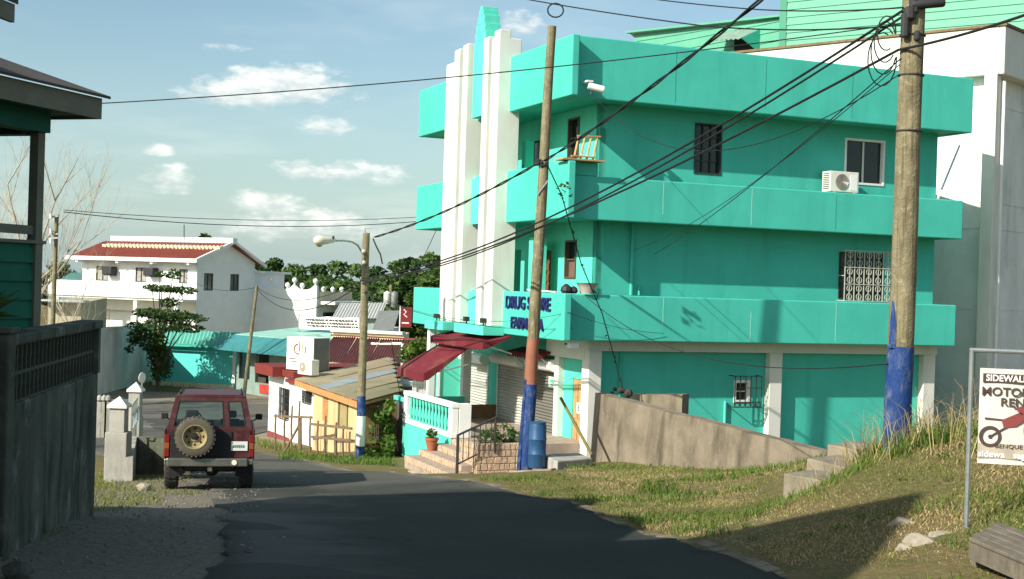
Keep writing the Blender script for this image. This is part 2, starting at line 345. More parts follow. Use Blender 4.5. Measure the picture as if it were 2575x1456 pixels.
for k in range(14):
    a, b, c = rng.normal(0, 2.2, 2).tolist() + [rng.uniform(0, 6.28)]; hn += np.sin(GX * a + GY * b + c)
GZ = GZ + np.where((mr < .5) & fine, hn * .006, 0)
nv = GX.size; ny, nx = GX.shape; idx = np.arange(nv).reshape(ny, nx)
vs = np.stack([GX.ravel(), GY.ravel(), GZ.ravel()], 1)
fs = np.stack([idx[:-1, :-1].ravel(), idx[:-1, 1:].ravel(), idx[1:, 1:].ravel(), idx[1:, :-1].ravel()], 1)
me = bpy.data.meshes.new('ground'); me.from_pydata(vs.tolist(), [], fs.tolist()); me.update()
me.polygons.foreach_set('use_smooth', [True] * len(me.polygons))
# zone colours: R gravel, G bare dirt
gravel = np.clip(1 - np.abs(GX - (-.155 * GY - 2.1)) / 2.1, 0, 1) * (GY < 31) * (GY > -5)
leftv = (GX < -.155 * GY - 3.2)
ca = me.color_attributes.new('zone', 'FLOAT_COLOR', 'POINT')
zc = np.zeros((nv, 4), np.float32); zc[:, 0] = np.clip(gravel * 2.0, 0, 1).ravel(); zc[:, 1] = ((GY > 45) & (GY < 70)).astype(float).ravel(); zc[:, 3] = 1
ca.data.foreach_set('color', zc.ravel())
gm = bpy.data.materials.new('ground_soil'); gm.use_nodes = True; nt = gm.node_tree; G = NG(nt); b = nt.nodes['Principled BSDF']
t = G.node('ShaderNodeTexCoord').outputs['Object']; zn = G.node('ShaderNodeVertexColor', layer_name='zone'); sp = G.node('ShaderNodeSeparateColor'); nt.links.new(zn.outputs[0], sp.inputs[0])
na = G.noise(t, 1.1, 7, .62); nb = G.noise(t, 14, 6, .65); ncc = G.noise(t, 60, 4, .6)
grass = G.mix(G.ss(na, .35, .65), (.175, .135, .06, 1), (.115, .115, .038, 1)); grass = G.mix(G.ss(nb, .45, .7), grass, (.25, .19, .095, 1))
grav = G.mix(G.ss(nb, .3, .7), (.15, .13, .10, 1), (.26, .225, .175, 1)); grav = G.mix(G.ss(ncc, .55, .7), grav, (.36, .325, .26, 1)); grav = G.mix(G.ss(ncc, .42, .33), grav, (.10, .09, .075, 1))
dirt = G.mix(G.ss(nb, .3, .7), (.25, .21, .155, 1), (.34, .29, .22, 1))
zf = G.m('ADD', sp.outputs[0], G.m('MULTIPLY', G.m('SUBTRACT', G.noise(t, 3, 6, .65), .5), 1.3), clamp=True)
c = G.mix(G.ss(zf, .35, .6), grass, grav); c = G.mix(sp.outputs[1], c, dirt); G.put(b.inputs['Base Color'], c); b.inputs['Roughness'].default_value = .95; b.inputs['Specular IOR Level'].default_value = .15
bn = G.node('ShaderNodeBump'); bn.inputs['Strength'].default_value = .8; bn.inputs['Distance'].default_value = .05
G.put(bn.inputs['Height'], G.m('ADD', nb, G.m('MULTIPLY', ncc, .5))); nt.links.new(bn.outputs[0], b.inputs['Normal'])
me.materials.append(gm); go = bpy.data.objects.new('ground', me); COL.objects.link(go); tag(go, kind='structure')

# asphalt
am = bpy.data.materials.new('asphalt'); am.use_nodes = True; nt = am.node_tree; G = NG(nt); b = nt.nodes['Principled BSDF']
t = G.node('ShaderNodeTexCoord').outputs['Object']
n1_ = G.noise(t, .7, 6, .6); n2_ = G.noise(t, 90, 4, .6); n3_ = G.noise(t, 7, 6, .65)
c = G.mix(G.ss(n1_, .3, .7), (.017, .022, .019, 1), (.029, .034, .029, 1)); c = G.mix(G.m('MULTIPLY', G.ss(n2_, .5, .72), .5), c, (.085, .088, .08, 1))
c = G.mix(G.m('MULTIPLY', G.ss(n3_, .60, .8), .35), c, (.10, .094, .08, 1))
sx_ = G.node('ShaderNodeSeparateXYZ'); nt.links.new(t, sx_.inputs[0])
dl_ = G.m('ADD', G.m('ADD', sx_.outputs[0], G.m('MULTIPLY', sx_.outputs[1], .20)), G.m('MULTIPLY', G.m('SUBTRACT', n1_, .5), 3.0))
dust_sunlit = G.m('MAXIMUM', G.ss(dl_, 1.9, .4), G.ss(G.m('ADD', sx_.outputs[1], G.m('MULTIPLY', G.m('SUBTRACT', n1_, .5), 9.0)), 21, 29))  # road dust; its far part also paints the sunlit stretch lighter
c = G.mix(G.m('MULTIPLY', dust_sunlit, .62), c, (.135, .125, .105, 1))
vo = G.node('ShaderNodeTexVoronoi', feature='DISTANCE_TO_EDGE'); vo.inputs['Scale'].default_value = .42; wv = G.node('ShaderNodeVectorMath', operation='MULTIPLY_ADD'); nt.links.new(t, wv.inputs[0]); wv.inputs[1].default_value = (1, 1, 1)
nz = G.node('ShaderNodeTexNoise'); nz.inputs['Scale'].default_value = 2.2; nz.inputs['Detail'].default_value = 5; nt.links.new(t, nz.inputs['Vector']); nt.links.new(nz.outputs['Color'], wv.inputs[2]); nt.links.new(wv.outputs[0], vo.inputs['Vector'])
crk = G.m('MULTIPLY', G.ss(vo.outputs['Distance'], .012, .002), G.ss(n1_, .5, .6)); c = G.mix(crk, c, (.010, .012, .011, 1))
ptc = G.ss(G.noise(t, .33, 2, .4), .56, .575); c = G.mix(G.m('MULTIPLY', ptc, .55), c, (.014, .018, .017, 1))
G.put(b.inputs['Base Color'], c); b.inputs['Roughness'].default_value = .88; b.inputs['Specular IOR Level'].default_value = .25
bn = G.node('ShaderNodeBump'); bn.inputs['Strength'].default_value = .55; bn.inputs['Distance'].default_value = .012; G.put(bn.inputs['Height'], G.m('ADD', n2_, G.m('MULTIPLY', n3_, .6))); nt.links.new(bn.outputs[0], b.inputs['Normal'])
am2 = am.copy(); am2.name = 'worn_pale_asphalt'; 
for nd in am2.node_tree.nodes:
    if nd.type == 'MIX' and not nd.inputs[6].is_linked: nd.inputs[6].default_value = (.10, .098, .09, 1); nd.inputs[7].default_value = (.14, .135, .125, 1); break
def strip(name, L, Rr, m, lift, jit, nc=12, n=150, skirt=.1):
    A = resamp(L, n); B = resamp(Rr, n)
    jl = np.convolve(rng.normal(0, 1, n + 8), np.ones(5) / 5, 'same')[4:-4] * jit; jr = np.convolve(rng.normal(0, 1, n + 8), np.ones(5) / 5, 'same')[4:-4] * jit * .6
    d = (B - A); d /= np.linalg.norm(d, axis=1)[:, None]; A = A + d * jl[:, None]; B = B + d * jr[:, None]
    tt = np.linspace(0, 1, nc + 1); P = A[:, None] * (1 - tt[None, :, None]) + B[:, None] * tt[None, :, None]
    Z = ghA(P[..., 0], P[..., 1]) + lift
    V = np.concatenate([P, Z[..., None]], 2).reshape(-1, 3).tolist(); id_ = np.arange(n * (nc + 1)).reshape(n, nc + 1)
    Fc = np.stack([id_[:-1, :-1].ravel(), id_[:-1, 1:].ravel(), id_[1:, 1:].ravel(), id_[1:, :-1].ravel()], 1).tolist()
    for col in (0, nc):
        base = len(V); V += [(P[i, col, 0], P[i, col, 1], Z[i, col] - skirt) for i in range(n)]
        Fc += [[id_[i, col], id_[i + 1, col], base + i + 1, base + i] for i in range(n - 1)]
    me = bpy.data.meshes.new(name); me.from_pydata(V, [], Fc); me.update(); me.polygons.foreach_set('use_smooth', [True] * len(me.polygons)); me.materials.append(m)
    o = bpy.data.objects.new(name, me); COL.objects.link(o); return tag(o, kind='structure')
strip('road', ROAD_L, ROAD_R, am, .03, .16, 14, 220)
strip('cross_street', [(-90, 52.2), (60, 52.2)], [(-90, 64.5), (60, 64.5)], am2, .045, .25, 12, 160)
# concrete gutter edge along the right side of the road
gi = resamp(ROAD_R[2:9], 120); 
def offs(pl, d):
    tn = np.gradient(pl, axis=0); tn /= np.linalg.norm(tn, axis=1)[:, None]; return pl + np.stack([tn[:, 1], -tn[:, 0]], 1) * d
kb = MB(); ga = offs(gi, .0); gb = offs(gi, .13)
for i in range(0, 118):
    p = [(ga[i][0], ga[i][1]), (gb[i][0], gb[i][1]), (gb[i + 1][0], gb[i + 1][1]), (ga[i + 1][0], ga[i + 1][1])]
    h = .025 + .02 * math.sin(i * .9)
    if 8 < i < 48 and (i * 7) % 11 < 6: continue
    kb.hexa([(x, y, gz(x, y) - .1) for x, y in p], [(x, y, gz(x, y) + h) for x, y in p])
tag(kb.build('kerb', CONC), kind='structure')
# ------------------------------------------------------------------ the green three-storey building
DR = Vector((.923, .384, 0)).normalized(); DL = Vector((-DR.y, DR.x, 0))
CB = at(1436, 240, 33.0) + DL * .3; CB.z = 0
MBLD = frame(CB, DR, DL)
def LF(x, y, a):
    d = rayd(x, y); t = ((CB + DR * a).dot(DR)) / d.dot(DR); p = d * t - CB; return p.dot(DL), p.z
def RF(x, y, b):
    d = rayd(x, y); t = ((CB + DL * b).dot(DL)) / d.dot(DL); p = d * t - CB; return p.dot(DR), p.z
def BW(a, b, z): return MBLD @ Vector((a, b, z))
gb = thing('green_building', 'three-storey teal building with long balcony bands and tall white fins', 'building', BW(6, 5, -4.3))
def B(): return MB(MBLD)
def holes(mb, u0, u1, z0, z1, hs, fn):
    us = sorted({u0, u1, *[h[0] for h in hs], *[h[1] for h in hs]}); zs = sorted({z0, z1, *[h[2] for h in hs], *[h[3] for h in hs]})
    for i in range(len(us) - 1):
        j = 0
        while j < len(zs) - 1:
            um = (us[i] + us[i + 1]) / 2
            isin = lambda k: any(h[0] < um < h[1] and h[2] < (zs[k] + zs[k + 1]) / 2 < h[3] for h in hs)
            if isin(j): j += 1; continue
            k = j
            while k + 1 < len(zs) - 1 and not isin(k + 1): k += 1
            fn(us[i], us[i + 1], zs[j], zs[k + 1]); j = k + 1
AE = (12.57, 12.34, 12.21)
# three bands: parapet of the roof, balcony bands of the second and first floor
def band(name, z0, zl, zr, ae, raised=None):
    m = B(); m.box(0, .2, -.3, 11.3, z0, zl)
    m.box(.2, ae, 0, .2, z0, zr); m.box(ae - .2, ae, .2, 1.6, z0, zr); m.box(.2, 2.4, 11.1, 11.3, z0, zl)
    if raised: m.box(.2, raised, .003, .197, zr, zl)
    return m.build(name, TEAL, gb, bevel=.028)
pb = band('parapet_band', 4.67, 6.16, 6.2, AE[0]); mbd = band('balcony_band', 1.68, 3.08, 2.76, AE[1], .95); lbd = band('balcony_band', -1.32, -.16, -.17, AE[2])
sl_ = B(); sl_.box(.2, AE[0] - .2, .2, 11.1, 4.7, 4.9); sl_.build('roof_slab', TEALD, gb)
sl_ = B(); sl_.box(.2, AE[1] - .2, .2, 11.1, 1.71, 1.9); sl_.build('floor_slab', TEALD, gb)
sl_ = B(); sl_.box(.2, AE[2] - .2, .2, 11.1, -1.29, -1.1); sl_.build('floor_slab', TEALD, gb)
for ps, mm, lst in ((pb, LINEM, [(3.05, 4.75, 6.1), (5.73, 4.8, 6.1), (8.47, 4.75, 6.05), (10.07, 4.76, 6.15)]), (mbd, LINEL, [(2.8, 1.9, 2.72), (5.42, 1.75, 2.7)]),
                    (mbd, LINEM, [(8.06, 1.75, 2.65)]), (lbd, LINEL, [(2.9, -.9, -.2), (5.5, -1.24, -.5), (8.17, -1.25, -.2)])):
    for a, z0, z1 in lst:
        q = B(); q.extr([(a - .008, 0, z0), (a + .010, 0, z0 + .02), (a + .007, 0, (z0 + z1) / 2), (a + .013, 0, z1), (a - .006, 0, z1), (a - .012, 0, (z0 + z1) / 2)], (0, -.003, 0)); q.build('seam', mm, ps)
# recessed walls
HR = {'a': (4.14, 4.97, 3.08, 4.42), 'b': (8.9, 10.25, 3.09, 4.36), 'c': (8.83, 10.3, -.08, 1.2), 'd': (5.58, 6.08, -2.95, -2.35)}
w = B()
holes(w, 1.37, 12.08, -4.6, 4.7, [(h[0], h[1], h[2], h[3]) for h in HR.values()], lambda u0, u1, z0, z1: w.box(u0, u1, .85, 1.05, z0, z1))
w.box(11.88, 12.08, 1.05, 11, -4.6, 4.7); w.box(1.57, 11.88, 10.8, 11, -4.6, 4.7)
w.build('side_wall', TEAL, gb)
HL = {'w1': (2.05, 2.75, 3.42, 4.49), 'w2': (2.0, 2.7, .22, 1.24), 'd2': (3.62, 4.3, -1.1, .98), 'd1': (4.6, 5.6, 1.9, 4.1),
      'door': (1.10, 1.98, -4.38, -2.39), 's3': (2.85, 4.5, -4.6, -2.03), 's2': (5.16, 7.2, -4.4, -2.06), 's1': (8.0, 9.86, -4.4, -2.17)}
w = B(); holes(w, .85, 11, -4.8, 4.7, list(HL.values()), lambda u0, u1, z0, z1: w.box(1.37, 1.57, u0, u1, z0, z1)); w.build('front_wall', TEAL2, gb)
# windows on the side wall
def win_side(k, fm, nmull, nrail, fw=.05, glass=GLASS, deep=.95):
    a0, a1, z0, z1 = HR[k]; f = B()
    f.box(a0, a0 + fw, .83, .97, z0, z1); f.box(a1 - fw, a1, .83, .97, z0, z1); f.box(a0 + fw, a1 - fw, .83, .97, z0, z0 + fw); f.box(a0 + fw, a1 - fw, .83, .97, z1 - fw, z1)
    W_ = f.build('window', fm, gb)
    us = np.linspace(a0 + fw, a1 - fw, nmull + 1); zs = np.linspace(z0 + fw, z1 - fw, nrail + 1)
    for i in range(nmull):
        for j in range(nrail):
            q = B(); q.box(us[i] + .012, us[i + 1] - .012, deep, deep + .012, zs[j] + .012, zs[j + 1] - .012); q.build('pane', glass, W_)
    bars = B()
    for u in us[1:-1]: bars.box(u - .014, u + .014, .90, .965, z0 + fw, z1 - fw)
    for i in range(nmull):
        for z in zs[1:-1]: bars.box(us[i] + .015, us[i + 1] - .015, .905, .96, z - .012, z + .012)
    if nmull > 1 or nrail > 1: bars.build('glazing_bars', fm, W_)
    return W_
win_side('a', mat('dark_window_frame', (.03, .05, .045), .5, .1), 3, 4, .04)
wb = win_side('b', WHITE2, 2, 1, .06)
win_side('c', IRON, 2, 2, .03); win_side('d', WHITE2, 1, 2, .07)
# scrolled projecting grille on the first-floor window
def ring(mb, c, r, ax1, ax2, tr=.012, n=10):
    c = Vector(c); ax1 = Vector(ax1); ax2 = Vector(ax2)
    mb.tube([c + (ax1 * math.cos(t) + ax2 * math.sin(t)) * r for t in np.linspace(0, 2 * math.pi, n + 1)], tr, 5, False)
PALEIRON = mat('pale_painted_iron', (.45, .45, .38), .6, .1)
gr = B(); a0, a1 = 8.79, 10.38; z0, z1 = -.14, 1.24
for u in np.linspace(a0, a1, 11): gr.box(u - .011, u + .011, .50, .522, z0, z1)
for z in np.linspace(z0, z1, 4): gr.box(a0, a1, .49, .512, z - .012, z + .012)
for u in (a0, a1):
    for z in (z0, (z0 + z1) / 2, z1): gr.box(u - .01, u + .01, .5, .84, z - .01, z + .01)
for i in range(5):
    for j in range(6): ring(gr, (a0 + (i + .5) * (a1 - a0) / 5, .507, z0 + (j + .5) * (z1 - z0) / 6), .085, (1, 0, 0), (0, 0, 1), .010, 8)
gr.build('window_grille', PALEIRON, gb)
gr = B(); a0, a1, z0, z1 = 5.44, 6.26, -3.05, -2.22
for u in np.linspace(a0, a1, 6): gr.box(u - .01, u + .01, .55, .57, z0, z1)
for z in (z0, z0 + .14, (z0 + z1) / 2 + .1, z1): gr.box(a0, a1, .54, .558, z - .01, z + .01)
for u in (a0, a1):
    for z in (z0, z1): gr.box(u - .01, u + .01, .57, .85, z - .01, z + .01)
for u in np.linspace(a0 + .08, a1 - .08, 5): ring(gr, (u, .56, z0 + .07), .06, (1, 0, 0), (0, 0, 1), .008, 8)
gr.build('window_grille', IRON, gb)
# windows and doors of the front wall
for k in ('w1', 'w2'):
    b0, b1, z0, z1 = HL[k]; f = B(); fw = .05
    f.box(1.34, 1.5, b0, b0 + fw, z0, z1); f.box(1.34, 1.5, b1 - fw, b1, z0, z1); f.box(1.34, 1.5, b0 + fw, b1 - fw, z0, z0 + fw); f.box(1.34, 1.5, b0 + fw, b1 - fw, z1 - fw, z1)
    f.box(1.4, 1.45, b0 + fw, b1 - fw, (z0 + z1) / 2 - .02, (z0 + z1) / 2 + .02)
    W_ = f.build('window', mat('brown_window_frame', (.10, .07, .05), .6, .1), gb)
    q = B(); q.box(1.46, 1.47, b0 + fw, b1 - fw, z0 + fw, (z0 + z1) / 2 - .02); q.build('pane', mat('curtained_glass', (.16, .10, .08), .3, .2, 3, 0) if k == 'w2' else GLASS, W_)
    q = B(); q.box(1.46, 1.47, b0 + fw, b1 - fw, (z0 + z1) / 2 + .02, z1 - fw); q.build('pane', GLASS, W_)
b0, b1, z0, z1 = HL['d2']; q = B(); q.box(1.45, 1.5, b0, b1, z0, z1); d_ = q.build('door', mat('brown_door', (.22, .09, .04), .6, .15), gb)
for z in np.linspace(z0 + .15, z1 - .15, 7): q = B(); q.box(1.43, 1.45, b0 + .08, b1 - .08, z - .1, z + .1); q.build('door_panel', MATS['brown_door'], d_)
b0, b1, z0, z1 = HL['d1']; q = B(); q.box(1.5, 1.52, b0, b1, z0, z1); q.build('door', GLASS, gb)
for b in (3.35, 4.75, 3.0): q = B(); q.box(.7, .95, b, b + .28, -1.1, 1.3 if b < 4 else 1.0); q.build('balcony_pillar', TEAL2, gb)
q = B(); q.box(.75, 1.0, 4.2, 4.45, 1.9, 4.0); q.build('balcony_pillar', TEAL2, gb)
q = B(); q.tube([BW(2.38, .8, z) for z in (-.15, 1.68)], .045, 8); q.M = None
def pipe(a, b, z0, z1, r=.045, m=TEAL): q = MB(); q.tube([BW(a, b, z0), BW(a, b, z1)], r, 8); return q.build('pipe', m, gb, True)
pipe(2.38, .79, -.16, 1.69); pipe(2.62, .81, -.16, .1, .03); pipe(2.15, .8, -4.2, -1.65, .03, TEALD); pipe(5.3, .8, -4.0, -2.9, .035, TEAL2)
# ground floor columns and beam
for (a0, a1, b0, b1) in ((1.14, 1.5, .58, 1.0), (6.55, 6.94, .62, .849), (11.66, 12.06, .62, .849)):
    q = B(); q.box(a0, a1, b0, b1, -4.7, -1.6); q.build('column', WHITE, gb, bevel=.012)
q = B(); q.box(1.12, 12.09, .6, .845, -1.598, -1.33); q.box(1.12, 1.365, .85, 3.2, -1.85, -1.33); q.build('beam', WHITE, gb)
q = B(); q.box(1.2, 1.5, 2.55, 2.82, -4.8, -1.34); q.build('column', WHITE, gb, bevel=.01)
q = B(); q.box(.35, .6, 7.45, 7.7, -4.4, -1.34); q.build('column', WHITE2, gb, bevel=.01)
q = B(); q.box(.35, .58, 10.6, 10.83, -4.4, -1.34); q.build('column', WHITE2, gb, bevel=.01)
# door and roller shutters
b0, b1, z0, z1 = HL['door']; dw = B(); dw.box(1.40, 1.45, b0, b1, z0, z1); dd = dw.build('door', WOOD, gb)
for i in range(3):
    for (za, zb) in ((z0 + .1, z0 + .85), (z0 + .95, z1 - .1)):
        u0 = b0 + .06 + i * (b1 - b0 - .12) / 3; q = B(); q.box(1.375, 1.40, u0 + .03, u0 + (b1 - b0 - .12) / 3 - .03, za, zb); q.build('door_panel', WOOD, dd, bevel=.01)
q = B(); q.box(1.355, 1.372, 1.42, 1.68, -3.28, -3.0); pl = q.build('number_plate', WHITE2, dd)
txt('number', '6', .26, NAVY, frame(BW(1.352, 1.55, -3.14), -DL, (0, 0, 1)), pl, .004)
for k in ('s1', 's2', 's3'):
    b0, b1, z0, z1 = HL[k]; q = B(); n = int((z1 - z0) / .085)
    for i in range(n):
        za = z0 + i * (z1 - z0) / n; zb = za + (z1 - z0) / n
        q.extr([(1.42, b0, za), (1.40, b0, za + .012), (1.372, b0, za + .5 * (zb - za)), (1.40, b0, zb - .01), (1.42, b0, zb), (1.44, b0, zb), (1.44, b0, za)], (0, b1 - b0, 0))
    sh = q.build('roller_shutter', mat('bare_metal_shutter', (.20, .195, .165), .5, .1, 1.5, .05, 40, metal=.2) if k == 's3' else SHUT, gb)
    for bb in (b0 - .05, b1 - .01): q = B(); q.box(1.34, 1.368, bb, bb + .06, z0, z1); q.build('guide_rail', WHITE2, sh)
    q = B(); q.lathe((1.22, b0 - .04, z1 - .1), [(.17, 0), (.17, b1 - b0 + .08)], 14, (0, 1, 0)); q.build('shutter_drum', WHITE2, sh, True)
q = B(); q.box(1.33, 1.36, 2.88, 3.45, -2.75, -2.45); nb_ = q.build('notice_board', mat('pale_green_notice', (.55, .66, .55), .6, .05), gb)
q = B(); q.box(1.325, 1.328, 2.98, 3.36, -2.60, -2.53); q.build('text_line', TEALD, nb_)
q = B(); q.box(1.325, 1.328, 3.0, 3.32, -2.68, -2.65); q.build('text_line', TEALD, nb_)
# wall between shop bays, porch end wall
q = B(); q.box(.45, 1.365, 9.95, 10.15, -4.4, -1.34); q.build('porch_wall', TEAL2, gb)
for a in (.42, 1.2): q = B(); q.box(a, a + .08, 9.90, 9.945, -4.35, -1.8); q.build('trim', WHITE2, gb)
# white fins and the stepped pylon
FIN = [(7.16, 7.87, 6.50), (6.74, 7.157, 6.82), (6.03, 6.41, 6.86), (4.49, 4.86, 6.82), (4.0, 4.2, 6.72), (3.62, 3.997, 6.88)]
for i, (b0, b1, zt) in enumerate(FIN):
    q = B(); o_ = -.33 - .012 * (i % 3)
    q.extr([(o_, b0, -1.12), (.30, b0, -1.12), (.30, b0, zt - (.22 if i in (0, 5) else .1)), (-.02, b0, zt - (.22 if i in (0, 5) else .1)), (-.02, b0, zt), (o_ + .03, b0, zt), (o_, b0, zt - .04)], (0, b1 - b0, 0))
    q.build('fin', WHITE, gb, bevel=.02)
q = B(); q.box(.02, .28, 6.4, 6.75, -1.12, 6.3); q.build('fin_web', GREYW, gb); q = B(); q.box(.02, .28, 4.19, 4.5, -1.12, 6.3); q.build('fin_web', GREYW, gb)
q = B(); cpy = 5.38
for i, (hw, zz) in enumerate([(.48, 6.84), (.40, 7.07), (.33, 7.30), (.25, 7.54), (.15, 7.70), (.09, 7.80)]):
    zlo = (4.7, 6.84, 7.07, 7.30, 7.54, 7.70)[i]; q.box(-.24 + .002 * i, .24 - .002 * i, cpy - hw, cpy + hw, zlo, zz)
q.build('pylon', TEAL2, gb, bevel=.015)
for (zb0, zb1) in ((1.7, 3.0), (-1.3, -.2)): q = B(); q.box(-.12, .0, 4.9, 6.0, zb0, zb1); q.build('pylon_panel', TEAL2, gb)
for (b0, b1) in ((6.7, 8.3), (3.5, 5.75)): q = B(); q.box(-.62, .002, b0, b1, -1.37, -1.125); q.build('plinth_slab', TEAL2, gb, bevel=.01)
for b in (7.7, 5.2, 3.9): 
    q = B(); q.box(-.5, -.36, b, b + .16, -1.05, -.92); q.tube([(-.42, b + .08, -1.12), (-.42, b + .08, -1.03)], .02, 6); q.build('spotlight', IRON, gb)
# lettering on the balcony band
Mt = lambda b, z: frame(BW(-.012, b, z), -DL, (0, 0, 1))
txt('lettering', 'DRUG STORE', .47, NAVY, Mt(1.93, -.47), lbd, .04, sx=1.03, off=.004)
txt('lettering', 'FARMACIA', .43, NAVY, Mt(1.93, -1.0), lbd, .04, sx=1.03, off=.004)
# awnings, part of the shopfront frame
def awning(name, label, a0, z0, a1, z1, b0, b1, val, loc):
    t_ = thing(name, label, 'awning', loc)
    q = B(); q.hexa([(a0, b0, z0), (a1, b0, z1), (a1, b1, z1), (a0, b1, z0)], [(a0, b0, z0 + .025), (a1, b0, z1 + .025), (a1, b1, z1 + .025), (a0, b1, z0 + .025)])
    q.build('canopy', AWN, t_)
    q = B(); n = int((b1 - b0) / .16); 
    for i in range(n):
        u0 = b0 + i * (b1 - b0) / n; u1 = u0 + (b1 - b0) / n; um = (u0 + u1) / 2
        q.extr([(a1 - .015, u0, z1 + .02), (a1 - .015, u0, z1 - val), (a1 - .015, um, z1 - val - .06), (a1 - .015, u1, z1 - val), (a1 - .015, u1, z1 + .02)], (.012, 0, 0))
    q.build('valance', AWN, t_)
    q = B(); q.hexa([(a0, b0 - .01, z0), (a1, b0 - .01, z1), (a1, b0 - .01, z1 - val), (a1 + .1, b0 - .01, z1 - val)], [(a0, b0, z0), (a1, b0, z1), (a1, b0, z1 - val), (a1 + .1, b0, z1 - val)])
    q.build('end_panel', AWN, t_)
    q = B(); 
    for b in (b0 + .02, b1 - .02): q.tube([BW(a1 + .02, b, z1 - .02), BW(a0, b, z0 - .5)], .02, 6)
    q.M = None; 
    for b in (b0 + .02, b1 - .02): fr = MB(); fr.tube([BW(a1 + .02, b, z1 - .02), BW(a0 + .02, b, z0 - .45)], .02, 6); fr.build('awning_arm', STEEL, t_)
    return t_
awning('awning', 'large sloping maroon awning over the white balustrade porch', -.45, -1.80, -1.72, -2.52, 5.0, 7.35, .17, BW(-1, 6.2, -2.5))
awning('awning', 'short maroon awning with a scalloped edge just under the teal plinths', .1, -1.39, -.72, -1.58, 3.2, 7.4, .14, BW(-.2, 5, -1.5))
awning('awning', 'dark maroon strip awning over the right shop shutter', 1.2, -1.75, .75, -1.86, 2.9, 5.0, .08, BW(1, 4, -1.8))
# ------------------------------------------------------------------ porch, balustrade, stairs, planter
po = thing('shop_porch', 'raised teal porch with white balustrade beside stone-faced steps', 'porch', BW(-1, 4.5, -4.9))
q = B(); q.box(-1.65, 1.36, 2.62, 10, -5.4, -3.98); q.box(-1.65, 1.36, .95, 2.62, -5.2, -3.98); q.build('floor', STONEG, po)
q = B(); q.box(-1.80, -1.652, 2.5, 6.35, -5.4, -3.98); q.build('front_wall', TEAL2, po)
q = B(); q.box(-1.84, -1.62, 2.4, 6.4, -3.975, -3.86); q.box(-1.84, -1.62, 2.4, 6.4, -3.2, -3.08); q.box(-1.82, -1.64, 6.15, 6.38, -3.86, -3.2); q.box(-1.82, -1.64, 2.42, 2.68, -3.86, -3.2)
bal = q.build('balustrade', WHITE2, po, bevel=.012)
bp = [(.035, 0), (.05, .04), (.035, .09), (.062, .22), (.05, .33), (.03, .45), (.045, .55), (.05, .66)]
for i in range(13):
    q = B(); q.lathe((-1.73, 2.84 + i * .262, -3.86), bp, 8); q.build('baluster', TEAL2, bal, True)
q = B(); q.box(-1.62, -1.3, 2.4, 2.66, -3.97, -3.1); q.build('end_pier', WHITE2, po)
q = B(); q.box(-1.8, -1.66, 7.32, 7.42, -5.4, -3.3); q.box(-1.8, -1.66, 6.4, 6.48, -5.4, -3.3); q.box(-1.8, -1.66, 6.48, 7.32, -3.42, -3.3); q.build('gate_frame', TEAL2, po)
q = B(); q.box(-1.76, -1.70, 6.5, 7.3, -5.3, -3.44); q.build('gate_panel', mat('dark_grey_sheet', (.09, .10, .095), .6, .12), po)
q = B(); q.box(-1.66, .4, 7.40, 7.52, -5.4, -3.35); q.build('side_wall', TEAL2, po)
# white grille behind the awning
q = B()
for b in np.linspace(6.4, 7.5, 9): q.box(-1.2, -1.17, b, b + .03, -3.3, -2.4)
q.box(-1.21, -1.16, 6.35, 7.55, -2.4, -2.34); q.box(-1.21, -1.16, 6.35, 7.55, -3.35, -3.3); q.build('grille', WHITE2, po)
st = thing('stone_stairs', 'pinkish stone-faced steps leading up to the shutters', 'stairs', BW(-2.2, 1.8, -4.8))
def stones(mb, fn, w, h, size):
    """irregular flat stones on a w x h face; fn(u, v, d) maps to the building frame"""
    nr = max(1, round(h / size)); 
    for j in range(nr):
        u = -random.uniform(0, size * .5)
        while u < w:
            du = size * random.uniform(.7, 1.5); u0 = max(u, 0) + .008; u1 = min(u + du, w) - .008; v0 = j * h / nr + .007; v1 = (j + 1) * h / nr - .007
            if u1 - u0 > .03:
                jx = lambda: random.uniform(-.012, .012); d = random.uniform(.012, .03); cs = [(u0 + jx(), v0), ((u0 + u1) / 2 + jx(), v0 - .003), (u1 + jx(), v0 + .01), (u1 - .012, (v0 + v1) / 2), (u1 + jx(), v1), ((u0 + u1) / 2, v1 + .003), (u0 + .015, v1 - .004), (u0 - .004, (v0 + v1) / 2)]
                n = len(cs); mb.add([fn(a, b, 0) for a, b in cs] + [fn(a * .94 + (u0 + u1) * .03, b * .92 + (v0 + v1) * .04, d) for a, b in cs], [tuple(range(n, 2 * n))] + [(i, (i + 1) % n, n + (i + 1) % n, n + i) for i in range(n)])
            u += du
for i in range(4):
    a0 = -2.85 + i * .36; zt = -4.47 + i * .162; bb1 = 3.05 - i * .12
    q = B(); q.box(a0, -1.6, -.25 + .1 * i, bb1, zt - .6, zt); q.build('step', STONEG, st, bevel=.015)
    q = B(); stones(q, lambda u, v, d, a0=a0, zt=zt, i=i: (a0 - d, -.25 + .1 * i + u, zt - .16 + v), bb1 + .25 - .1 * i, .145, .12)
    stones(q, lambda u, v, d, a0=a0, zt=zt, b1=bb1: (a0 + u, b1 + d, zt - .16 + v), .38, .145, .12)
    tag(q.build('stone_facing', STONE, st), kind='stuff')
pn = thing('stone_planter', 'low stone-faced planter between the steps and the blue-based pole', 'planter', BW(-1.6, .2, -4.6))
q = B(); q.box(-2.2, -.6, -.35, -.2, -5.0, -3.78); q.box(-2.2, -2.05, -.2, .65, -5.0, -3.78); q.box(-.75, -.6, -.2, .65, -5, -3.78); q.box(-2.05, -.75, .5, .65, -5, -3.78); q.build('wall', STONEG, pn, bevel=.02)
q = B(); q.box(-2.05, -.75, -.2, .5, -4.6, -3.86); q.build('soil', mat('planter_soil', (.09, .065, .04), .95, .3, 6, .5, 30), pn)
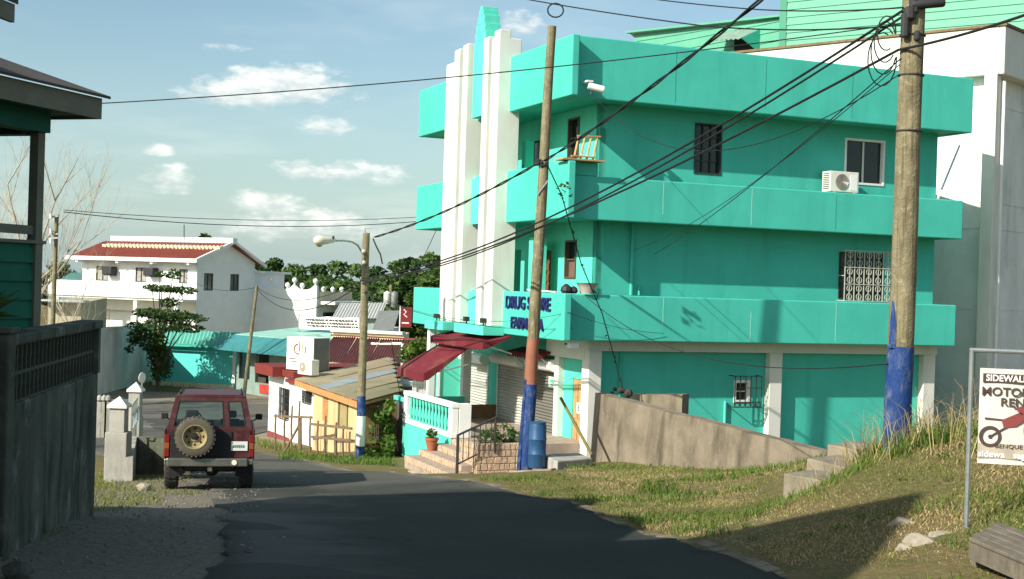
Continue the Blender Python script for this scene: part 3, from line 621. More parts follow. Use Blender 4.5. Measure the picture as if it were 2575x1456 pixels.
q = B(); stones(q, lambda u, v, d: (-2.2 + u, -.35 - d, -4.58 + v), 1.6, .80, .15); stones(q, lambda u, v, d: (-2.2 - d, -.35 + u, -4.68 + v), 1.0, .90, .15); tag(q.build('stone_facing', STONE, pn), kind='stuff')
# sloping paved apron between stairs and road
ap = MB(); ps = [at(1026, 1180, 34.2), at(1150, 1205, 30.9), at(1310, 1195, 27.6), at(1385, 1200, 27.6), at(1410, 1165, 30.5), BW(-.4, -.4, 0), BW(-2.9, -.3, 0)]
ap.extr([(p.x, p.y, gz(p.x, p.y) + .03) for p in ps], (0, 0, -.3)); tag(ap.build('pavement', STONEG), kind='structure')
hr = thing('handrail', 'dark metal handrail with bars at the stone steps', 'handrail', BW(-2.8, -.1, -4.6))
rl = MB(); rl.tube([BW(-2.70, -.42, -3.56), BW(-1.72, -.42, -3.14)], .028, 6); rl.build('top_rail', IRON, hr); rl = MB(); rl.tube([BW(-2.70, -.42, -4.25), BW(-2.2, -.42, -4.02)], .02, 6); rl.build('bottom_rail', IRON, hr)
rl = MB(); rl.tube([BW(-2.70, -.42, -4.75), BW(-2.70, -.42, -3.54)], .035, 6); rl.build('post', IRON, hr); rl = MB(); rl.tube([BW(-1.76, -.42, -3.98), BW(-1.76, -.42, -3.16)], .03, 6); rl.build('post', IRON, hr)
for i in range(6):
    a = -2.56 + i * .14; t_ = (a + 2.70) / .98; rl = MB(); rl.tube([BW(a, -.42, -4.22 + .32 * t_), BW(a, -.42, -3.56 + .42 * t_)], .012, 5); rl.build('baluster', IRON, hr)
def leafball(cs, n, size, squash=.7, hollow=.5):
    """leaf quads scattered through ellipsoids cs = [(c, rx, ry, rz)]"""
    vol = np.array([c[1] * c[2] * c[3] for c in cs]) ** (2 / 3); pr = vol / vol.sum(); k = rng.choice(len(cs), n, p=pr)
    d = rng.normal(size=(n, 3)); d /= np.linalg.norm(d, axis=1)[:, None]; r = (hollow + (1 - hollow) * rng.random(n)) ** .6
    C_ = np.array([c[0][:] for c in cs])[k]; Rr = np.array([[c[1], c[2], c[3]] for c in cs])[k]; P = C_ + d * Rr * r[:, None]
    u = rng.normal(size=(n, 3)); u[:, 2] *= squash; u /= np.linalg.norm(u, axis=1)[:, None]; v = np.cross(u, d + rng.normal(size=(n, 3)) * .6); v /= np.linalg.norm(v, axis=1)[:, None] + 1e-6
    s_ = size * rng.uniform(.6, 1.3, n)[:, None]; u = u * s_; v = v * s_ * .55
    V = np.stack([P - u, P + v, P + u, P - v], 1).reshape(-1, 3); Fc = np.arange(4 * n).reshape(n, 4)
    return V, Fc
def leafobj(name, m, parent, V, Fc):
    off = wloc(parent); me = bpy.data.meshes.new(name); me.from_pydata((V - np.array(off[:])).tolist(), [], Fc.tolist()); me.update(); me.materials.append(m)
    o = bpy.data.objects.new(name, me); COL.objects.link(o); o.parent = parent; return o
bu = thing('planter_bush', 'leafy bush growing in the stone-faced planter', 'bush', BW(-1.5, .1, -4.05))
V, Fc = leafball([(BW(-1.75, 0, -3.68), .28, .3, .22), (BW(-1.35, .1, -3.6), .34, .3, .27), (BW(-1.0, .0, -3.72), .26, .3, .2)], 800, .045); leafobj('foliage', LEAF1, bu, V, Fc)
q = MB(); 
for i in range(5): q.tube([BW(-1.7 + i * .15, .1, -3.9), BW(-1.8 + i * .2, .1 + .05 * i, -3.7)], .012, 5)
q.build('stem', BARKD, bu)
fp = thing('flower_pot', 'terracotta flower pot with a small plant on the steps', 'flower pot', BW(-2.35, 2.72, -4.29))
pc = BW(-2.28, 2.62, -4.31); fp.location = pc
q = MB(); q.lathe(pc, [(.10, 0), (.15, .2), (.165, .27), (.185, .27), (.185, .33), (.15, .33), (.14, .27)], 14); q.build('pot', TERRA, fp, True)
V, Fc = leafball([(pc + Vector((0, 0, .45)), .15, .15, .13)], 120, .05); leafobj('foliage', LEAF3, fp, V, Fc)
bl = thing('blue_barrel', 'blue plastic barrel standing behind the blue-based pole', 'barrel', at(1350, 1161, 29.2)); bl.location.z = gz(bl.location.x, bl.location.y) + .06
q = MB(); q.lathe(bl.location, [(.16, 0), (.19, .04), (.19, .28), (.205, .3), (.19, .32), (.19, .6), (.205, .62), (.19, .64), (.185, .9), (.17, .95), (.15, .955)], 18); q.build('barrel_body', BLUEB, bl, True)
q = MB(); q.lathe(bl.location + Vector((0, 0, .955)), [(.175, 0), (.175, .03), (.16, .035)], 18); q.build('lid', BLUEB, bl, True)
# small things on the building
ac = thing('air_conditioner', 'white air conditioner box on the ledge below the sliding window', 'air conditioner', BW(8.5, .45, 2.78))
q = B(); q.box(8.05, 8.98, .28, .66, 2.80, 3.36); cs_ = q.build('casing', OFFW, ac, bevel=.015)
q = B(); q.lathe((8.42, .275, 3.08), [(.21, 0), (.21, .012)], 20, (0, -1, 0)); q.build('fan_guard', mat('fan_grey', (.33, .27, .2), .6, .15), ac)
q = B()
for i in range(6): ring(q, (8.42, .258, 3.08), .03 + i * .034, (1, 0, 0), (0, 0, 1), .005, 14)
q.build('guard_rings', STEEL, ac)
q = B(); q.box(8.69, 8.93, .272, .28, 2.86, 3.28); q.build('service_panel', WHITE2, ac)
q = B(); 
for z in np.linspace(2.88, 3.28, 9): q.box(8.042, 8.05, .33, .6, z, z + .02)
q.build('louvre', IRON, ac)
for a_ in (8.15, 8.8): q = B(); q.box(a_, a_ + .05, .2, .7, 2.762, 2.8); q.build('foot', STEEL, ac)
sc = thing('security_camera', 'white tubular security camera under the roof band corner', 'camera', BW(.75, -.02, 4.9))
q = B(); q.lathe((.45, -.30, 4.93), [(.05, 0), (.085, .01), (.09, .36), (.08, .4), (.08, .38), (.05, .37)], 14, (.9, -.35, -.22)); q.build('camera_body', WHITE2, sc, True)
q = B(); q.box(.40, .56, -.36, -.0, 5.02, 5.06); q.build('sun_hood', WHITE2, sc); q = B(); q.tube([(.6, -.02, 4.75), (.6, -.22, 4.8), (.6, -.3, 4.88)], .02, 6); q.build('bracket', STEEL, sc)
fl = thing('floodlight', 'small white floodlight below the teal balcony corner', 'floodlight', BW(.5, .4, -1.4))
q = B(); q.box(.35, .6, .05, .25, -1.52, -1.38); q.build('lamp_housing', WHITE2, fl, bevel=.02); q = B(); q.box(.45, .5, .25, .6, -1.45, -1.41); q.build('bracket', IRON, fl)
rk = thing('wooden_rack', 'raw wooden slatted rack standing on the balcony wall corner', 'rack', BW(.4, 0, 3.09))
q = B(); q.box(-.15, 1.0, -.28, .25, 3.10, 3.14); q.build('base_board', WOOD, rk)
for i in range(4): q = B(); q.bar((.18 + i * .17, -.2, 3.14), (.36 + i * .17, -.05, 3.72), .045, .03); q.build('slat', WOOD, rk)
q = B(); q.bar((.32, -.06, 3.72), (.95, -.06, 3.74), .05, .04); q.build('top_rail', WOOD, rk); q = B(); q.bar((.1, -.22, 3.2), (.75, -.22, 3.2), .09, .03); q.build('bottom_rail', WOOD, rk)
bs = thing('basin', 'grey plastic basin resting on the lower balcony wall corner', 'basin', BW(.78, .05, -.16))
q = B(); q.lathe((.78, .08, -.158), [(.17, 0), (.21, .15), (.27, .26), (.29, .27), (.25, .24), (.15, .03)], 16); q.build('bowl', mat('grey_plastic', (.42, .38, .33), .6, .1), bs, True)
bx = thing('black_bundle', 'black knotted bundle beside the basin on the balcony wall', 'bundle', BW(.25, .08, -.16))
q = B(); q.lathe((.22, .1, -.16), [(.10, 0), (.15, .07), (.12, .16), (.05, .22), (.02, .24)], 9); q.build('lump', TANKB, bx); q = B(); q.lathe((.42, .1, -.16), [(.08, 0), (.12, .06), (.09, .14), (.03, .18)], 8); q.build('lump', TANKB, bx)
pk = thing('white_plank', 'white board lying across the lower balcony wall', 'board', BW(-.1, .5, -.155)); q = B(); q.bar((-.02, 1.9, -.1), (.08, .35, -.135), .10, .03); q.build('board', WHITE2, pk)
# ------------------------------------------------------------------ buildings behind, on the right
# tall white building behind the right end of the green one
KX = at(2527, 120, 41.0); KX.z = 0
dWl = Vector((-.75, .66, 0)).normalized(); dWr = Vector((dWl.y, -dWl.x, 0))           # left face runs back-left, right face runs right
MW = frame(KX, dWr, dWl)
wbld = thing('white_building', 'tall weathered white building behind the right end of the teal one', 'building', MW @ Vector((4, 4, -4)))
def Wm(): return MB(MW)
q = Wm(); q.box(0, 12, 0, .18, 6.85, 8.3); q.box(0, .18, .18, 11, 6.85, 8.3); q.build('parapet', WHITE, wbld, bevel=.03)
q = Wm(); q.box(-.06, 12, -.06, 11, 8.303, 8.38); q.build('coping', mat('mossy_coping', (.20, .13, .07), .95, .3, 6, .5), wbld)
q = Wm(); q.box(.18, 12, .18, 11, 6.88, 7.1); q.build('roof_slab', GREYW, wbld)
q = Wm(); q.box(.42, 11, .45, 10.5, -5, 6.88); q.build('wall', GREYW, wbld)
for (z, h) in ((6.0, .1), (3.0, .03), (-.3, .04), (2.2, .03)): q = Wm(); q.box(.40, 11, .43, 10.5, z, z + h); q.build('ledge', GREYW, wbld)
q = Wm(); q.box(-.02, .3, .2, .6, -5, 6.85); q.build('pilaster', WHITE, wbld, bevel=.02)
q = Wm(); q.tube([(.36, .1, -3), (.36, .1, 6.7)], .05, 7); q.M = None; q = MB(); q.tube([MW @ Vector((.36, .12, -3)), MW @ Vector((.36, .12, 6.7))], .05, 7); q.build('drain_pipe', WHITE2, wbld, True)
q = MB(); q.tube([at(2358, 500, 38.6), at(2413, 366, 40.2)], .035, 6); tag(q.build('white_pipe', WHITE2), 'thin white pipe leaning between the teal building and the white wall', 'pipe')
# light green metal-clad hall on top right
ms = thing('metal_clad_hall', 'mint green building clad in horizontal metal boards behind the roof band', 'building', at(2100, 100, 70) + Vector((0, 4, -16)))
pA = at(1597, 84, 70.0); pB = at(1970, 44, 61.2)
e1 = Vector((pB.x - pA.x, pB.y - pA.y, 0)); n1h = Vector((e1.y, -e1.x, 0)).normalized(); 
if n1h.y > 0: n1h = -n1h
zt_ = pB.z
def siding(p0, p1, z0, zt0, zt1, nb_, name='board', m=MINT):
    """horizontal lapped boards between plan points p0, p1 under a straight top edge"""
    e = Vector((p1.x - p0.x, p1.y - p0.y, 0)); nn_ = Vector((e.y, -e.x, 0)).normalized(); nn_ = -nn_ if nn_.y > 0 else nn_
    bh = (max(zt0, zt1) - z0) / nb_
    for i in range(nb_):
        za = z0 + i * bh; zb = za + bh
        a0 = min(za, zt0); a1 = min(zb, zt0); b0 = min(za, zt1); b1 = min(zb, zt1)
        if a1 - a0 < .02 and b1 - b0 < .02: continue
        P0 = Vector((p0.x, p0.y, 0)); P1 = Vector((p1.x, p1.y, 0)); z_ = Vector((0, 0, 1)); q = MB()
        q.hexa([P0 + z_ * a0 + nn_ * .05, P1 + z_ * b0 + nn_ * .05, P1 + z_ * b1 + nn_ * .012, P0 + z_ * a1 + nn_ * .012], [P0 + z_ * a0 - nn_ * .05, P1 + z_ * b0 - nn_ * .05, P1 + z_ * b1 - nn_ * .05, P0 + z_ * a1 - nn_ * .05])
        q.build(name, m, ms)
siding(pA, pB, 7.5, pA.z, pB.z, 13)
q = MB(); q.bar(pA + Vector((-.3, .2, .06)), pB + Vector((0, 0, .06)), .5, .1); q.build('roof_edge', MINT, ms)
q = MB(); q.hexa([pA + Vector((-.3, 0, 0)), pB, pB + Vector((3, 9, -.3)), pA + Vector((3, 9, -.3))], [pA + Vector((-.3, 0, .06)), pB + Vector((0, 0, .06)), pB + Vector((3, 9, -.2)), pA + Vector((3, 9, -.2))]); q.build('roof', ZINC, ms)
pC = at(1972, -70, 60.6); pD = at(2760, -190, 53.0)
pC2 = Vector((pC.x, pC.y, 0)); pD2 = Vector((pD.x, pD.y, 0))
siding(pC, pD, 7.5, pC.z, pC.z, 20)
q = MB(); q.bar((pC.x, pC.y - .05, 7.5), (pC.x, pC.y - .05, pC.z), .26); q.build('corner_post', MINT, ms)
q = MB(); q.hexa([pC, (pC.x + 4, pC.y + 9, pC.z), (pC.x + 4.2, pC.y + 8.9, pC.z), pC + Vector((.2, -.1, 0))], [(pC.x, pC.y, 5), (pC.x + 4, pC.y + 9, 5), (pC.x + 4.2, pC.y + 8.9, 5), (pC.x + .2, pC.y - .1, 5)]); q.build('end_wall', MINT, ms)
# dormer hood
def onw(x, y):
    d = rayd(x, y); return d * (pA.dot(n1h) / d.dot(n1h))
T0, T1 = onw(1838, 77), onw(1912, 71); out_ = n1h * 1.15 + Vector((0, 0, -.62)); up_z = Vector((0, 0, 1))
q = MB(); q.sheet(T0 + out_ - (T1 - T0) * .18, (T1 - T0) * 1.1, -out_ + (T1 - T0) * .1, 7, .03); q.build('hood_roof', mat('grey_green_sheet', (.20, .30, .24), .5, .15), ms)
q = MB(); q.extr([T1, T1 + out_, T1 + Vector((0, 0, -1.15))], (T1 - T0).normalized() * .04); q.build('hood_side', TEALD, ms)
q = MB(); o0, o1 = onw(1850, 100), onw(1908, 100); q.extr([o0 + n1h * .06, o1 + n1h * .06, o1 + n1h * .06 - up_z * 1.1, o0 + n1h * .06 - up_z * 1.1], n1h * .03); q.build('hood_opening', DARK, ms)

# ------------------------------------------------------------------ retaining wall, slab, steps on the bank
rw = MB(); wa = Vector((2.05, 31.5, 0)); wb_ = Vector((6.3, 24.1, 0)); n = 24; dv = (wb_ - wa); nw = Vector((dv.y, -dv.x, 0)).normalized(); nw = -nw if nw.y > 0 else nw
vt = []
for i in range(n + 1):
    s_ = i / n; p = wa + dv * s_; zt = at(1510 + (2085 - 1510) * 0, 988, 31.5).z; zt = -2.44 + (-2.93 + 2.44) * s_ + random.uniform(-.012, .012)
    jt = nw * (.03 * math.sin(i * 1.7)); vt.append((p + jt + nw * .05, p - nw * .25, zt))
for i in range(n):
    (f0, b0, z0), (f1, b1, z1) = vt[i], vt[i + 1]; zb = lambda p: -4.6
    rw.add([f0 + Vector((0, 0, -4.7)) + nw * .12, f1 + Vector((0, 0, -4.7)) + nw * .12, b1 + Vector((0, 0, -4.7)), b0 + Vector((0, 0, -4.7)), f0 + Vector((0, 0, z0)), f1 + Vector((0, 0, z1)), b1 + Vector((0, 0, z1)), b0 + Vector((0, 0, z0))], [(0, 1, 5, 4), (4, 5, 6, 7), (2, 3, 7, 6)] + ([(0, 4, 7, 3)] if i == 0 else []) + ([(1, 2, 6, 5)] if i == n - 1 else []))
tag(rw.build('retaining_wall', CONC, origin=(2.05, 31.5, -4.2)), 'long stained concrete retaining wall sloping down before the teal side wall', 'wall')
q = MB(); p0 = at(1588, 992, 32.3); p1 = at(1716, 992, 31.4); q.hexa([p0 + Vector((0, 0, -1.6)), p1 + Vector((0, 0, -1.6)), p1 + Vector((.2, .35, -1.6)), p0 + Vector((.2, .35, -1.6))], [p0, p1, p1 + Vector((.2, .35, 0)), p0 + Vector((.2, .35, 0))])
tag(q.build('stub_wall', CONC), 'short dark concrete wall stub behind the long retaining wall', 'wall')
sp_ = thing('concrete_steps', 'broken concrete steps climbing the grassy bank', 'steps', at(1975, 1238, 19.0))
for i, (x0, y0, x1, y1, Y, yb) in enumerate([(1970, 1190, 2105, 1215, 18.9, 60), (2028, 1152, 2125, 1175, 19.7, 52), (2080, 1117, 2150, 1130, 20.5, 45)]):
    p0 = at(x0, y0, Y); p1 = at(x1, y1, Y - .35); dn = Vector((0, 0, -.42)); bk = Vector((.55, .55, 0)) if i == 0 else Vector((.6, .6, 0))
    q = MB(); q.hexa([p0 + dn, p1 + dn, p1 + dn + bk, p0 + dn + bk], [p0, p1, p1 + bk, p0 + bk]); q.build('step', mat('step_concrete', (.25, .215, .16), .92, .2, 2, .4, 25, stain=(.10, .085, .06), samt=.6), sp_, bevel=.02)
q = MB(); p0 = at(1402, 1160, 28.6); p1 = at(1490, 1152, 29.6); q.hexa([p0 + Vector((0, 0, -.5)), p1 + Vector((0, 0, -.5)), p1 + Vector((-.3, .9, -.5)), p0 + Vector((-.3, .9, -.5))], [p0, p1, p1 + Vector((-.3, .9, .02)), p0 + Vector((-.3, .9, .02))])
tag(q.build('concrete_slab', CONCG, bevel=.03), 'low concrete slab in front of the wooden door', 'slab')
q = MB(); q.tube([at(1410, 1000, 30.6), at(1488, 1143, 30.0)], .035, 7); tag(q.build('leaning_rod', mat('olive_painted_rod', (.16, .14, .03), .6, .1)), 'olive rod leaning diagonally in front of the wooden door', 'rod')
q = MB(); rb = at(1560, 990, 31.6)
for i in range(7): q.ball(rb + Vector((random.uniform(-.25, .35), random.uniform(-.1, .1), random.uniform(-.02, .1))), random.uniform(.05, .11), 7)
tag(q.build('rubbish_heap', mat('dark_rubbish', (.05, .04, .035), .9, .4, 9, .4)), 'small dark heap of rubbish on top of the retaining wall', 'heap', kind='stuff')

# ------------------------------------------------------------------ sign and wooden platform
sg = thing('rental_sign', 'white banner sign in a grey pipe frame on the bank', 'sign', at(2441, 1325, 12.0))
YS = 12.0; p_t = at(2444, 880, YS); p_b = at(2440, 1328, YS); eR = Vector((.97, -.24, 0)).normalized()
def sgp(u, z): return p_t + eR * u + Vector((0, 0, z))
PIPE = mat('galvanised_pipe', (.23, .25, .245), .5, .15, 6, .2, 50, metal=.3)
q = MB(); q.tube([sgp(0, -1.62), sgp(0, 0)], .022, 8); q.build('post', PIPE, sg, True); q = MB(); q.tube([sgp(.92, -1.62), sgp(.92, 0)], .022, 8); q.build('post', PIPE, sg, True)
q = MB(); q.tube([sgp(-.02, 0), sgp(.94, 0)], .02, 8); q.build('top_rail', PIPE, sg, True)
SGW = mat('banner_vinyl', (.56, .56, .52), .6, .05, 2, .05)
Msg = frame(sgp(.075, -.155) - Vector((eR.y, -eR.x, 0)) * 0, eR, (0, 0, 1)); nsg = Vector((eR.y, -eR.x, 0)); nsg = nsg if nsg.y < 0 else -nsg
q = MB(Msg); nu = 10
for i in range(nu):
    u0 = i * .77 / nu; u1 = (i + 1) * .77 / nu; z_ = lambda u: .012 * math.sin(u * 9)
    q.hexa([(u0, -.84, z_(u0)), (u1, -.84, z_(u1)), (u1, 0, z_(u1)), (u0, 0, z_(u0))], [(u0, -.84, z_(u0) - .004), (u1, -.84, z_(u1) - .004), (u1, 0, z_(u1) - .004), (u0, 0, z_(u0) - .004)])
ban = q.build('banner', SGW, sg)
Ms = lambda u, v: Msg @ Matrix.Translation((u, v, .022))
BRN = mat('banner_brown', (.07, .045, .035), .6, .1); WT = mat('banner_print_white', (.75, .75, .72), .6, .03); RD = mat('banner_red', (.20, .045, .04), .6, .15)
q = MB(Msg); q.box(.025, .70, -.125, -.045, .015, .018); q.build('heading_strip', BRN, ban)
txt('lettering', 'SIDEWALK', .078, WT, Ms(.05, -.085), ban, .001, 'LEFT', .95, .002); txt('lettering', 'MOTOR', .105, BRN, Ms(.015, -.205), ban, .001, 'LEFT', 1.05, .002); txt('lettering', 'REN', .10, BRN, Ms(.175, -.295), ban, .001, 'LEFT', 1.1, .002)
# printed motorbike
def disc(mb, c, r0, r1, n=24):
    vs = []; 
    for k in range(n):
        t = 2 * math.pi * k / n; vs += [(c[0] + r0 * math.cos(t), c[1] + r0 * math.sin(t), .018), (c[0] + r1 * math.cos(t), c[1] + r1 * math.sin(t), .018)]
    mb.add(vs, [(2 * k, 2 * k + 1, (2 * k + 3) % (2 * n), (2 * k + 2) % (2 * n)) for k in range(n)])
q = MB(Msg @ Matrix.Translation((.05, .0, 0))); disc(q, (.44, -.53), .085, .115); disc(q, (.05, -.60), .065, .095); disc(q, (.44, -.53), .0, .02); disc(q, (.05, -.6), 0, .018)
for a, b, w_ in (((.44, -.53), (.33, -.36), .012), ((.05, -.6), (.2, -.5), .018), ((.30, -.38), (.40, -.36), .01), ((.0, -.44), (.16, -.45), .015), ((.24, -.34), (.33, -.34), .012)): q.bar(a + (.018,), b + (.018,), w_, .003)
tag(q.build('motorbike_print', BRN, ban), kind='stuff')
q = MB(Msg @ Matrix.Translation((.05, .0, 0))); q.add([(.14, -.45, .02), (.30, -.37, .02), (.36, -.42, .02), (.26, -.5, .02), (.16, -.52, .02)], [(0, 1, 2, 3, 4)]); q.add([(.25, -.34, .02), (.33, -.31, .02), (.36, -.37, .02), (.3, -.4, .02)], [(0, 1, 2, 3)]); q.build('motorbike_fairing', RD, ban)
q = MB(Msg); q.box(.0, .76, -.79, -.66, .0135, .0155); q.build('footer_strip', mat('banner_tan', (.40, .34, .27), .6, .15, 8, 0), ban)
txt('lettering', 'sidewa   sago', .075, WT, Ms(.0, -.755), ban, .001, 'LEFT', 1.1, .002); txt('lettering', 'BENQUE', .05, BRN, Ms(.14, -.68), ban, .001, 'LEFT', 1.2)
pf = thing('wooden_platform', 'weathered wooden plank platform below the banner sign', 'platform', at(2430, 1340, 10.5))
p0 = at(2436, 1352, 10.5); p1 = at(2700, 1462, 9.2); e_ = (p1 - p0); bkv = Vector((.48, .70, .02))
ed = e_.normalized()
for i in range(5):
    q = MB(); o0 = bkv * (i * .2 + .012); o1 = bkv * (i * .2 + .19); q.hexa([p0 + o0 + Vector((0, 0, -.03)), p1 + o0 + Vector((0, 0, -.03)), p1 + o1 + Vector((0, 0, -.03)), p0 + o1 + Vector((0, 0, -.03))], [p0 + o0, p1 + o0, p1 + o1, p0 + o1]); q.build('plank', WOODG, pf, bevel=.006)
q = MB(); q.hexa([p0 + Vector((0, -.01, -.16)), p1 + Vector((0, -.01, -.16)), p1 + Vector((.02, .04, -.16)), p0 + Vector((.02, .04, -.16))], [p0 + Vector((0, -.01, -.033)), p1 + Vector((0, -.01, -.033)), p1 + Vector((.02, .04, -.033)), p0 + Vector((.02, .04, -.033))]); q.build('edge_board', WOODG, pf)
for s_ in (.05, .6): 
    c_ = p0 + e_ * s_ + bkv * .3; q = MB(); q.box(c_.x - .06, c_.x + .06, c_.y - .06, c_.y + .06, gz(c_.x, c_.y) - .2, c_.z - .03); q.build('leg', WOODG, pf)

# ------------------------------------------------------------------ poles
def pole(name, label, pb, pt, r0, r1, paints=(), extra=0.0, cat='utility pole'):
    """paints: (z0, z1, material) painted sleeves"""
    t_ = thing(name, label, cat, pb); d = pt - pb
    def seg(s0, s1, m, nm, dr=0):
        n = 7; q = MB(); ss_ = np.linspace(s0, s1, n); q.tube([pb + d * s + Vector((.006 * math.sin(s * 40), .006 * math.cos(s * 31), 0)) for s in ss_], [r0 + (r1 - r0) * s + dr for s in ss_], 14); return q.build(nm, m, t_, True)
    cuts = sorted(paints); prev = 0.0
    for (s0, s1, m, nm) in cuts:
        if s0 - prev > .002: seg(prev, s0, WOODP, 'shaft')
        seg(s0, s1, m, nm, .004); prev = s1
    if prev < 1: seg(prev, 1.0, WOODP, 'shaft')
    return t_
def gpt(px, py, Y):
    p = at(px, py, Y); p.z = min(p.z, gz(p.x, p.y)) - .15; return p
# big pole on the right
rp_b = at(2253, 1150, 16.5); rp_t = at(2305, -160, 16.5)
PR = pole('utility_pole', 'thick wooden utility pole with blue-painted base on the grassy bank', rp_b, rp_t, .165, .135, [(0, .213, BLUEP, 'painted_base')])
d_ = rp_t - rp_b
q = MB(); q.hexa(*[[rp_b + d_ * s + Vector((-.155 + dx, -.07, 0)) * k for dx in (0,)] * 4 for s, k in ((.24, 1), (.24, 1))]) if False else None
q = MB(); sv = [rp_b + d_ * .21, rp_b + d_ * .30]
q.tube([sv[0] + Vector((-.108, -.075, 0)), sv[0] * .5 + sv[1] * .5 + Vector((-.108, -.075, 0)), sv[1] + Vector((-.11, -.06, 0))], [.055, .05, .03], 7); q.build('paint_streak', BLUEP, PR, True)
def pp(s, dx=0, dy=0, dz=0): return rp_b + d_ * s + Vector((dx, dy, dz))
for i, (y, r_, h_) in enumerate(((70, .05, .3), (40, .07, .16), (15, .06, .25), (95, .04, .12))):
    s = (1150 - y) / 1310; q = MB(); q.lathe(pp(s, -.14 + .05 * i, -.15), [(r_ * .7, -h_ / 2), (r_, -h_ / 2 + .02), (r_, h_ / 2 - .02), (r_ * .6, h_ / 2)], 9); q.build('junction_box', TANKB, PR)
q = MB(); q.lathe(pp(1135 / 1310, .12, -.16), [(.05, -.2), (.06, -.18), (.06, .18), (.05, .2)], 10, (1, 0, .12)); q.build('cable_splice', TANKB, PR, True)
for s in (1060 / 1310, 960 / 1310, 820 / 1310): q = MB(); q.lathe(pp(s), [(.155, -.01), (.16, 0), (.155, .012)], 14); q.build('strap', IRON, PR)
for i in range(4):
    q = MB(); c = pp((1150 - 90 - 20 * i) / 1310, -.35, -.12); rr = .16 + .03 * i
    q.tube([c + Vector((math.cos(t) * rr * .7, .05 * i, math.sin(t) * rr * 1.3)) for t in np.linspace(.4 * i, 5.2 + .4 * i, 16)], .009, 5); q.build('cable_loop', WIREM, PR)
# middle pole
mp_b = gpt(1320, 1195, 29.9); mp_t = at(1388, 66, 29.9)
PM = pole('utility_pole', 'leaning bare wooden pole with salmon and blue painted base at the corner', mp_b, mp_t, .148, .093, [(0, .215, BLUEP, 'blue_base'), (.215, .315, SALM, 'salmon_band')])
dm = mp_t - mp_b; q = MB(); q.hexa([mp_b + Vector((-.2, -.12, 0)), mp_b + Vector((-.13, -.12, 0)), mp_b + Vector((-.13, .05, 0)), mp_b + Vector((-.2, .05, 0))], [mp_b + dm * .225 + Vector((-.15, -.1, 0)), mp_b + dm * .225 + Vector((-.1, -.1, 0)), mp_b + dm * .225 + Vector((-.1, .05, 0)), mp_b + dm * .225 + Vector((-.15, .05, 0))]); q.build('side_board', BLUEP, PM)
for (s, c_) in ((.695, 6), (.70, 5)):
    for i in range(c_): q = MB(); q.ball(mp_b + dm * s + Vector((random.uniform(-.2, .12), -.1, random.uniform(-.06, .06))), random.uniform(.025, .05), 7); q.build('insulator', TANKB, PM)
q = MB(); q.bar(mp_b + dm * .63 + Vector((-.1, -.12, .0)), mp_b + dm * .66 + Vector((.12, -.12, .02)), .03); q.build('clamp', STEEL, PM)
# street lamp pole
lp_b = gpt(905, 1158, 38.0); lp_t = at(921, 586, 38.0)
PL = pole('street_lamp', 'wooden pole carrying a curved street lamp arm, blue and white base', lp_b, lp_t, .125, .10, [(0, .085, BLUEP, 'blue_base'), (.085, .215, WHITE, 'white_band'), (.215, .30, BLUEP, 'blue_band')], cat='street lamp')
q = MB(); q.tube([at(911, 636, 37.9), at(900, 617, 37.8), at(885, 608, 37.6), at(865, 605, 37.4), at(838, 605, 37.2)], .028, 7); q.build('arm', STEEL, PL, True)
hp = at(812, 607, 37.0); hdv = (at(785, 605, 36.8) - at(840, 604, 37.2)).normalized()
q = MB(); q.lathe(at(840, 604, 37.2), [(.05, -.02), (.075, .05), (.10, .22), (.135, .40), (.13, .52), (.08, .60), (.02, .63)], 14, hdv); q.build('lamp_head', mat('lamp_cream', (.66, .62, .5), .5, .06), PL, True)
q = MB(); q.lathe(at(803, 612, 37.0), [(.12, .05), (.11, -.02), (.07, -.08), (.02, -.1)], 14); q.build('lens', mat('lamp_lens', (.42, .43, .40), .25, .05), PL, True)
q = MB(); q.lathe(at(838, 601, 37.1), [(.03, 0), (.03, .07), (.01, .09)], 8); q.build('photocell', TANKB, PL)
for y in (632, 660, 735): q = MB(); q.ball(at(914 if y < 700 else 920, y, 37.8), .06 if y < 700 else .05, 8); q.build('insulator', mat('porcelain', (.6, .55, .45), .3, .1) if y < 700 else TANKB, PL)
q = MB(); q.tube([at(919, 586, 38), at(918, 574, 38)], .015, 5); q.tube([at(918, 575, 38), at(935, 574, 38)], .01, 5); q.build('top_pin', STEEL, PL)
# small leaning pole by the far shop, poles further off
pole('utility_pole', 'slim leaning pole beside the aqua shop across the street', gpt(612, 976, 66.5), at(646, 718, 66.5), .10, .075)
P4 = pole('utility_pole', 'distant wooden pole carrying two grey transformers', gpt(984, 880, 92), at(983, 716, 92), .13, .10)
for x, y, h in ((973, 757, .8), (991, 765, 1.0)): q = MB(); q.lathe(at(x, y + 8, 91.6), [(.2, 0), (.24, .05), (.24, h - .05), (.18, h), (.05, h + .1)], 12); q.build('transformer', STEEL if x > 980 else OFFW, P4, True)
q = MB(); q.bar(at(972, 735, 91.8), at(1000, 737, 91.8), .09, .1); q.build('crossarm', WOODG, P4)
P5 = pole('utility_pole', 'wooden pole with side brackets left of the white house', gpt(128, 900, 48.0), at(142, 540, 48.0), .10, .075)
for y in (545, 590, 600): q = MB(); q.bar(at(122 if y > 560 else 132, y, 47.9), at(146, y - 2, 47.9), .06); q.build('bracket', STEEL, P5)
for y in (548, 585, 610): q = MB(); q.tube([at(128, y + 2, 47.8), at(128, y - 10, 47.8)], .05, 6); q.build('insulator', GREYW, P5)

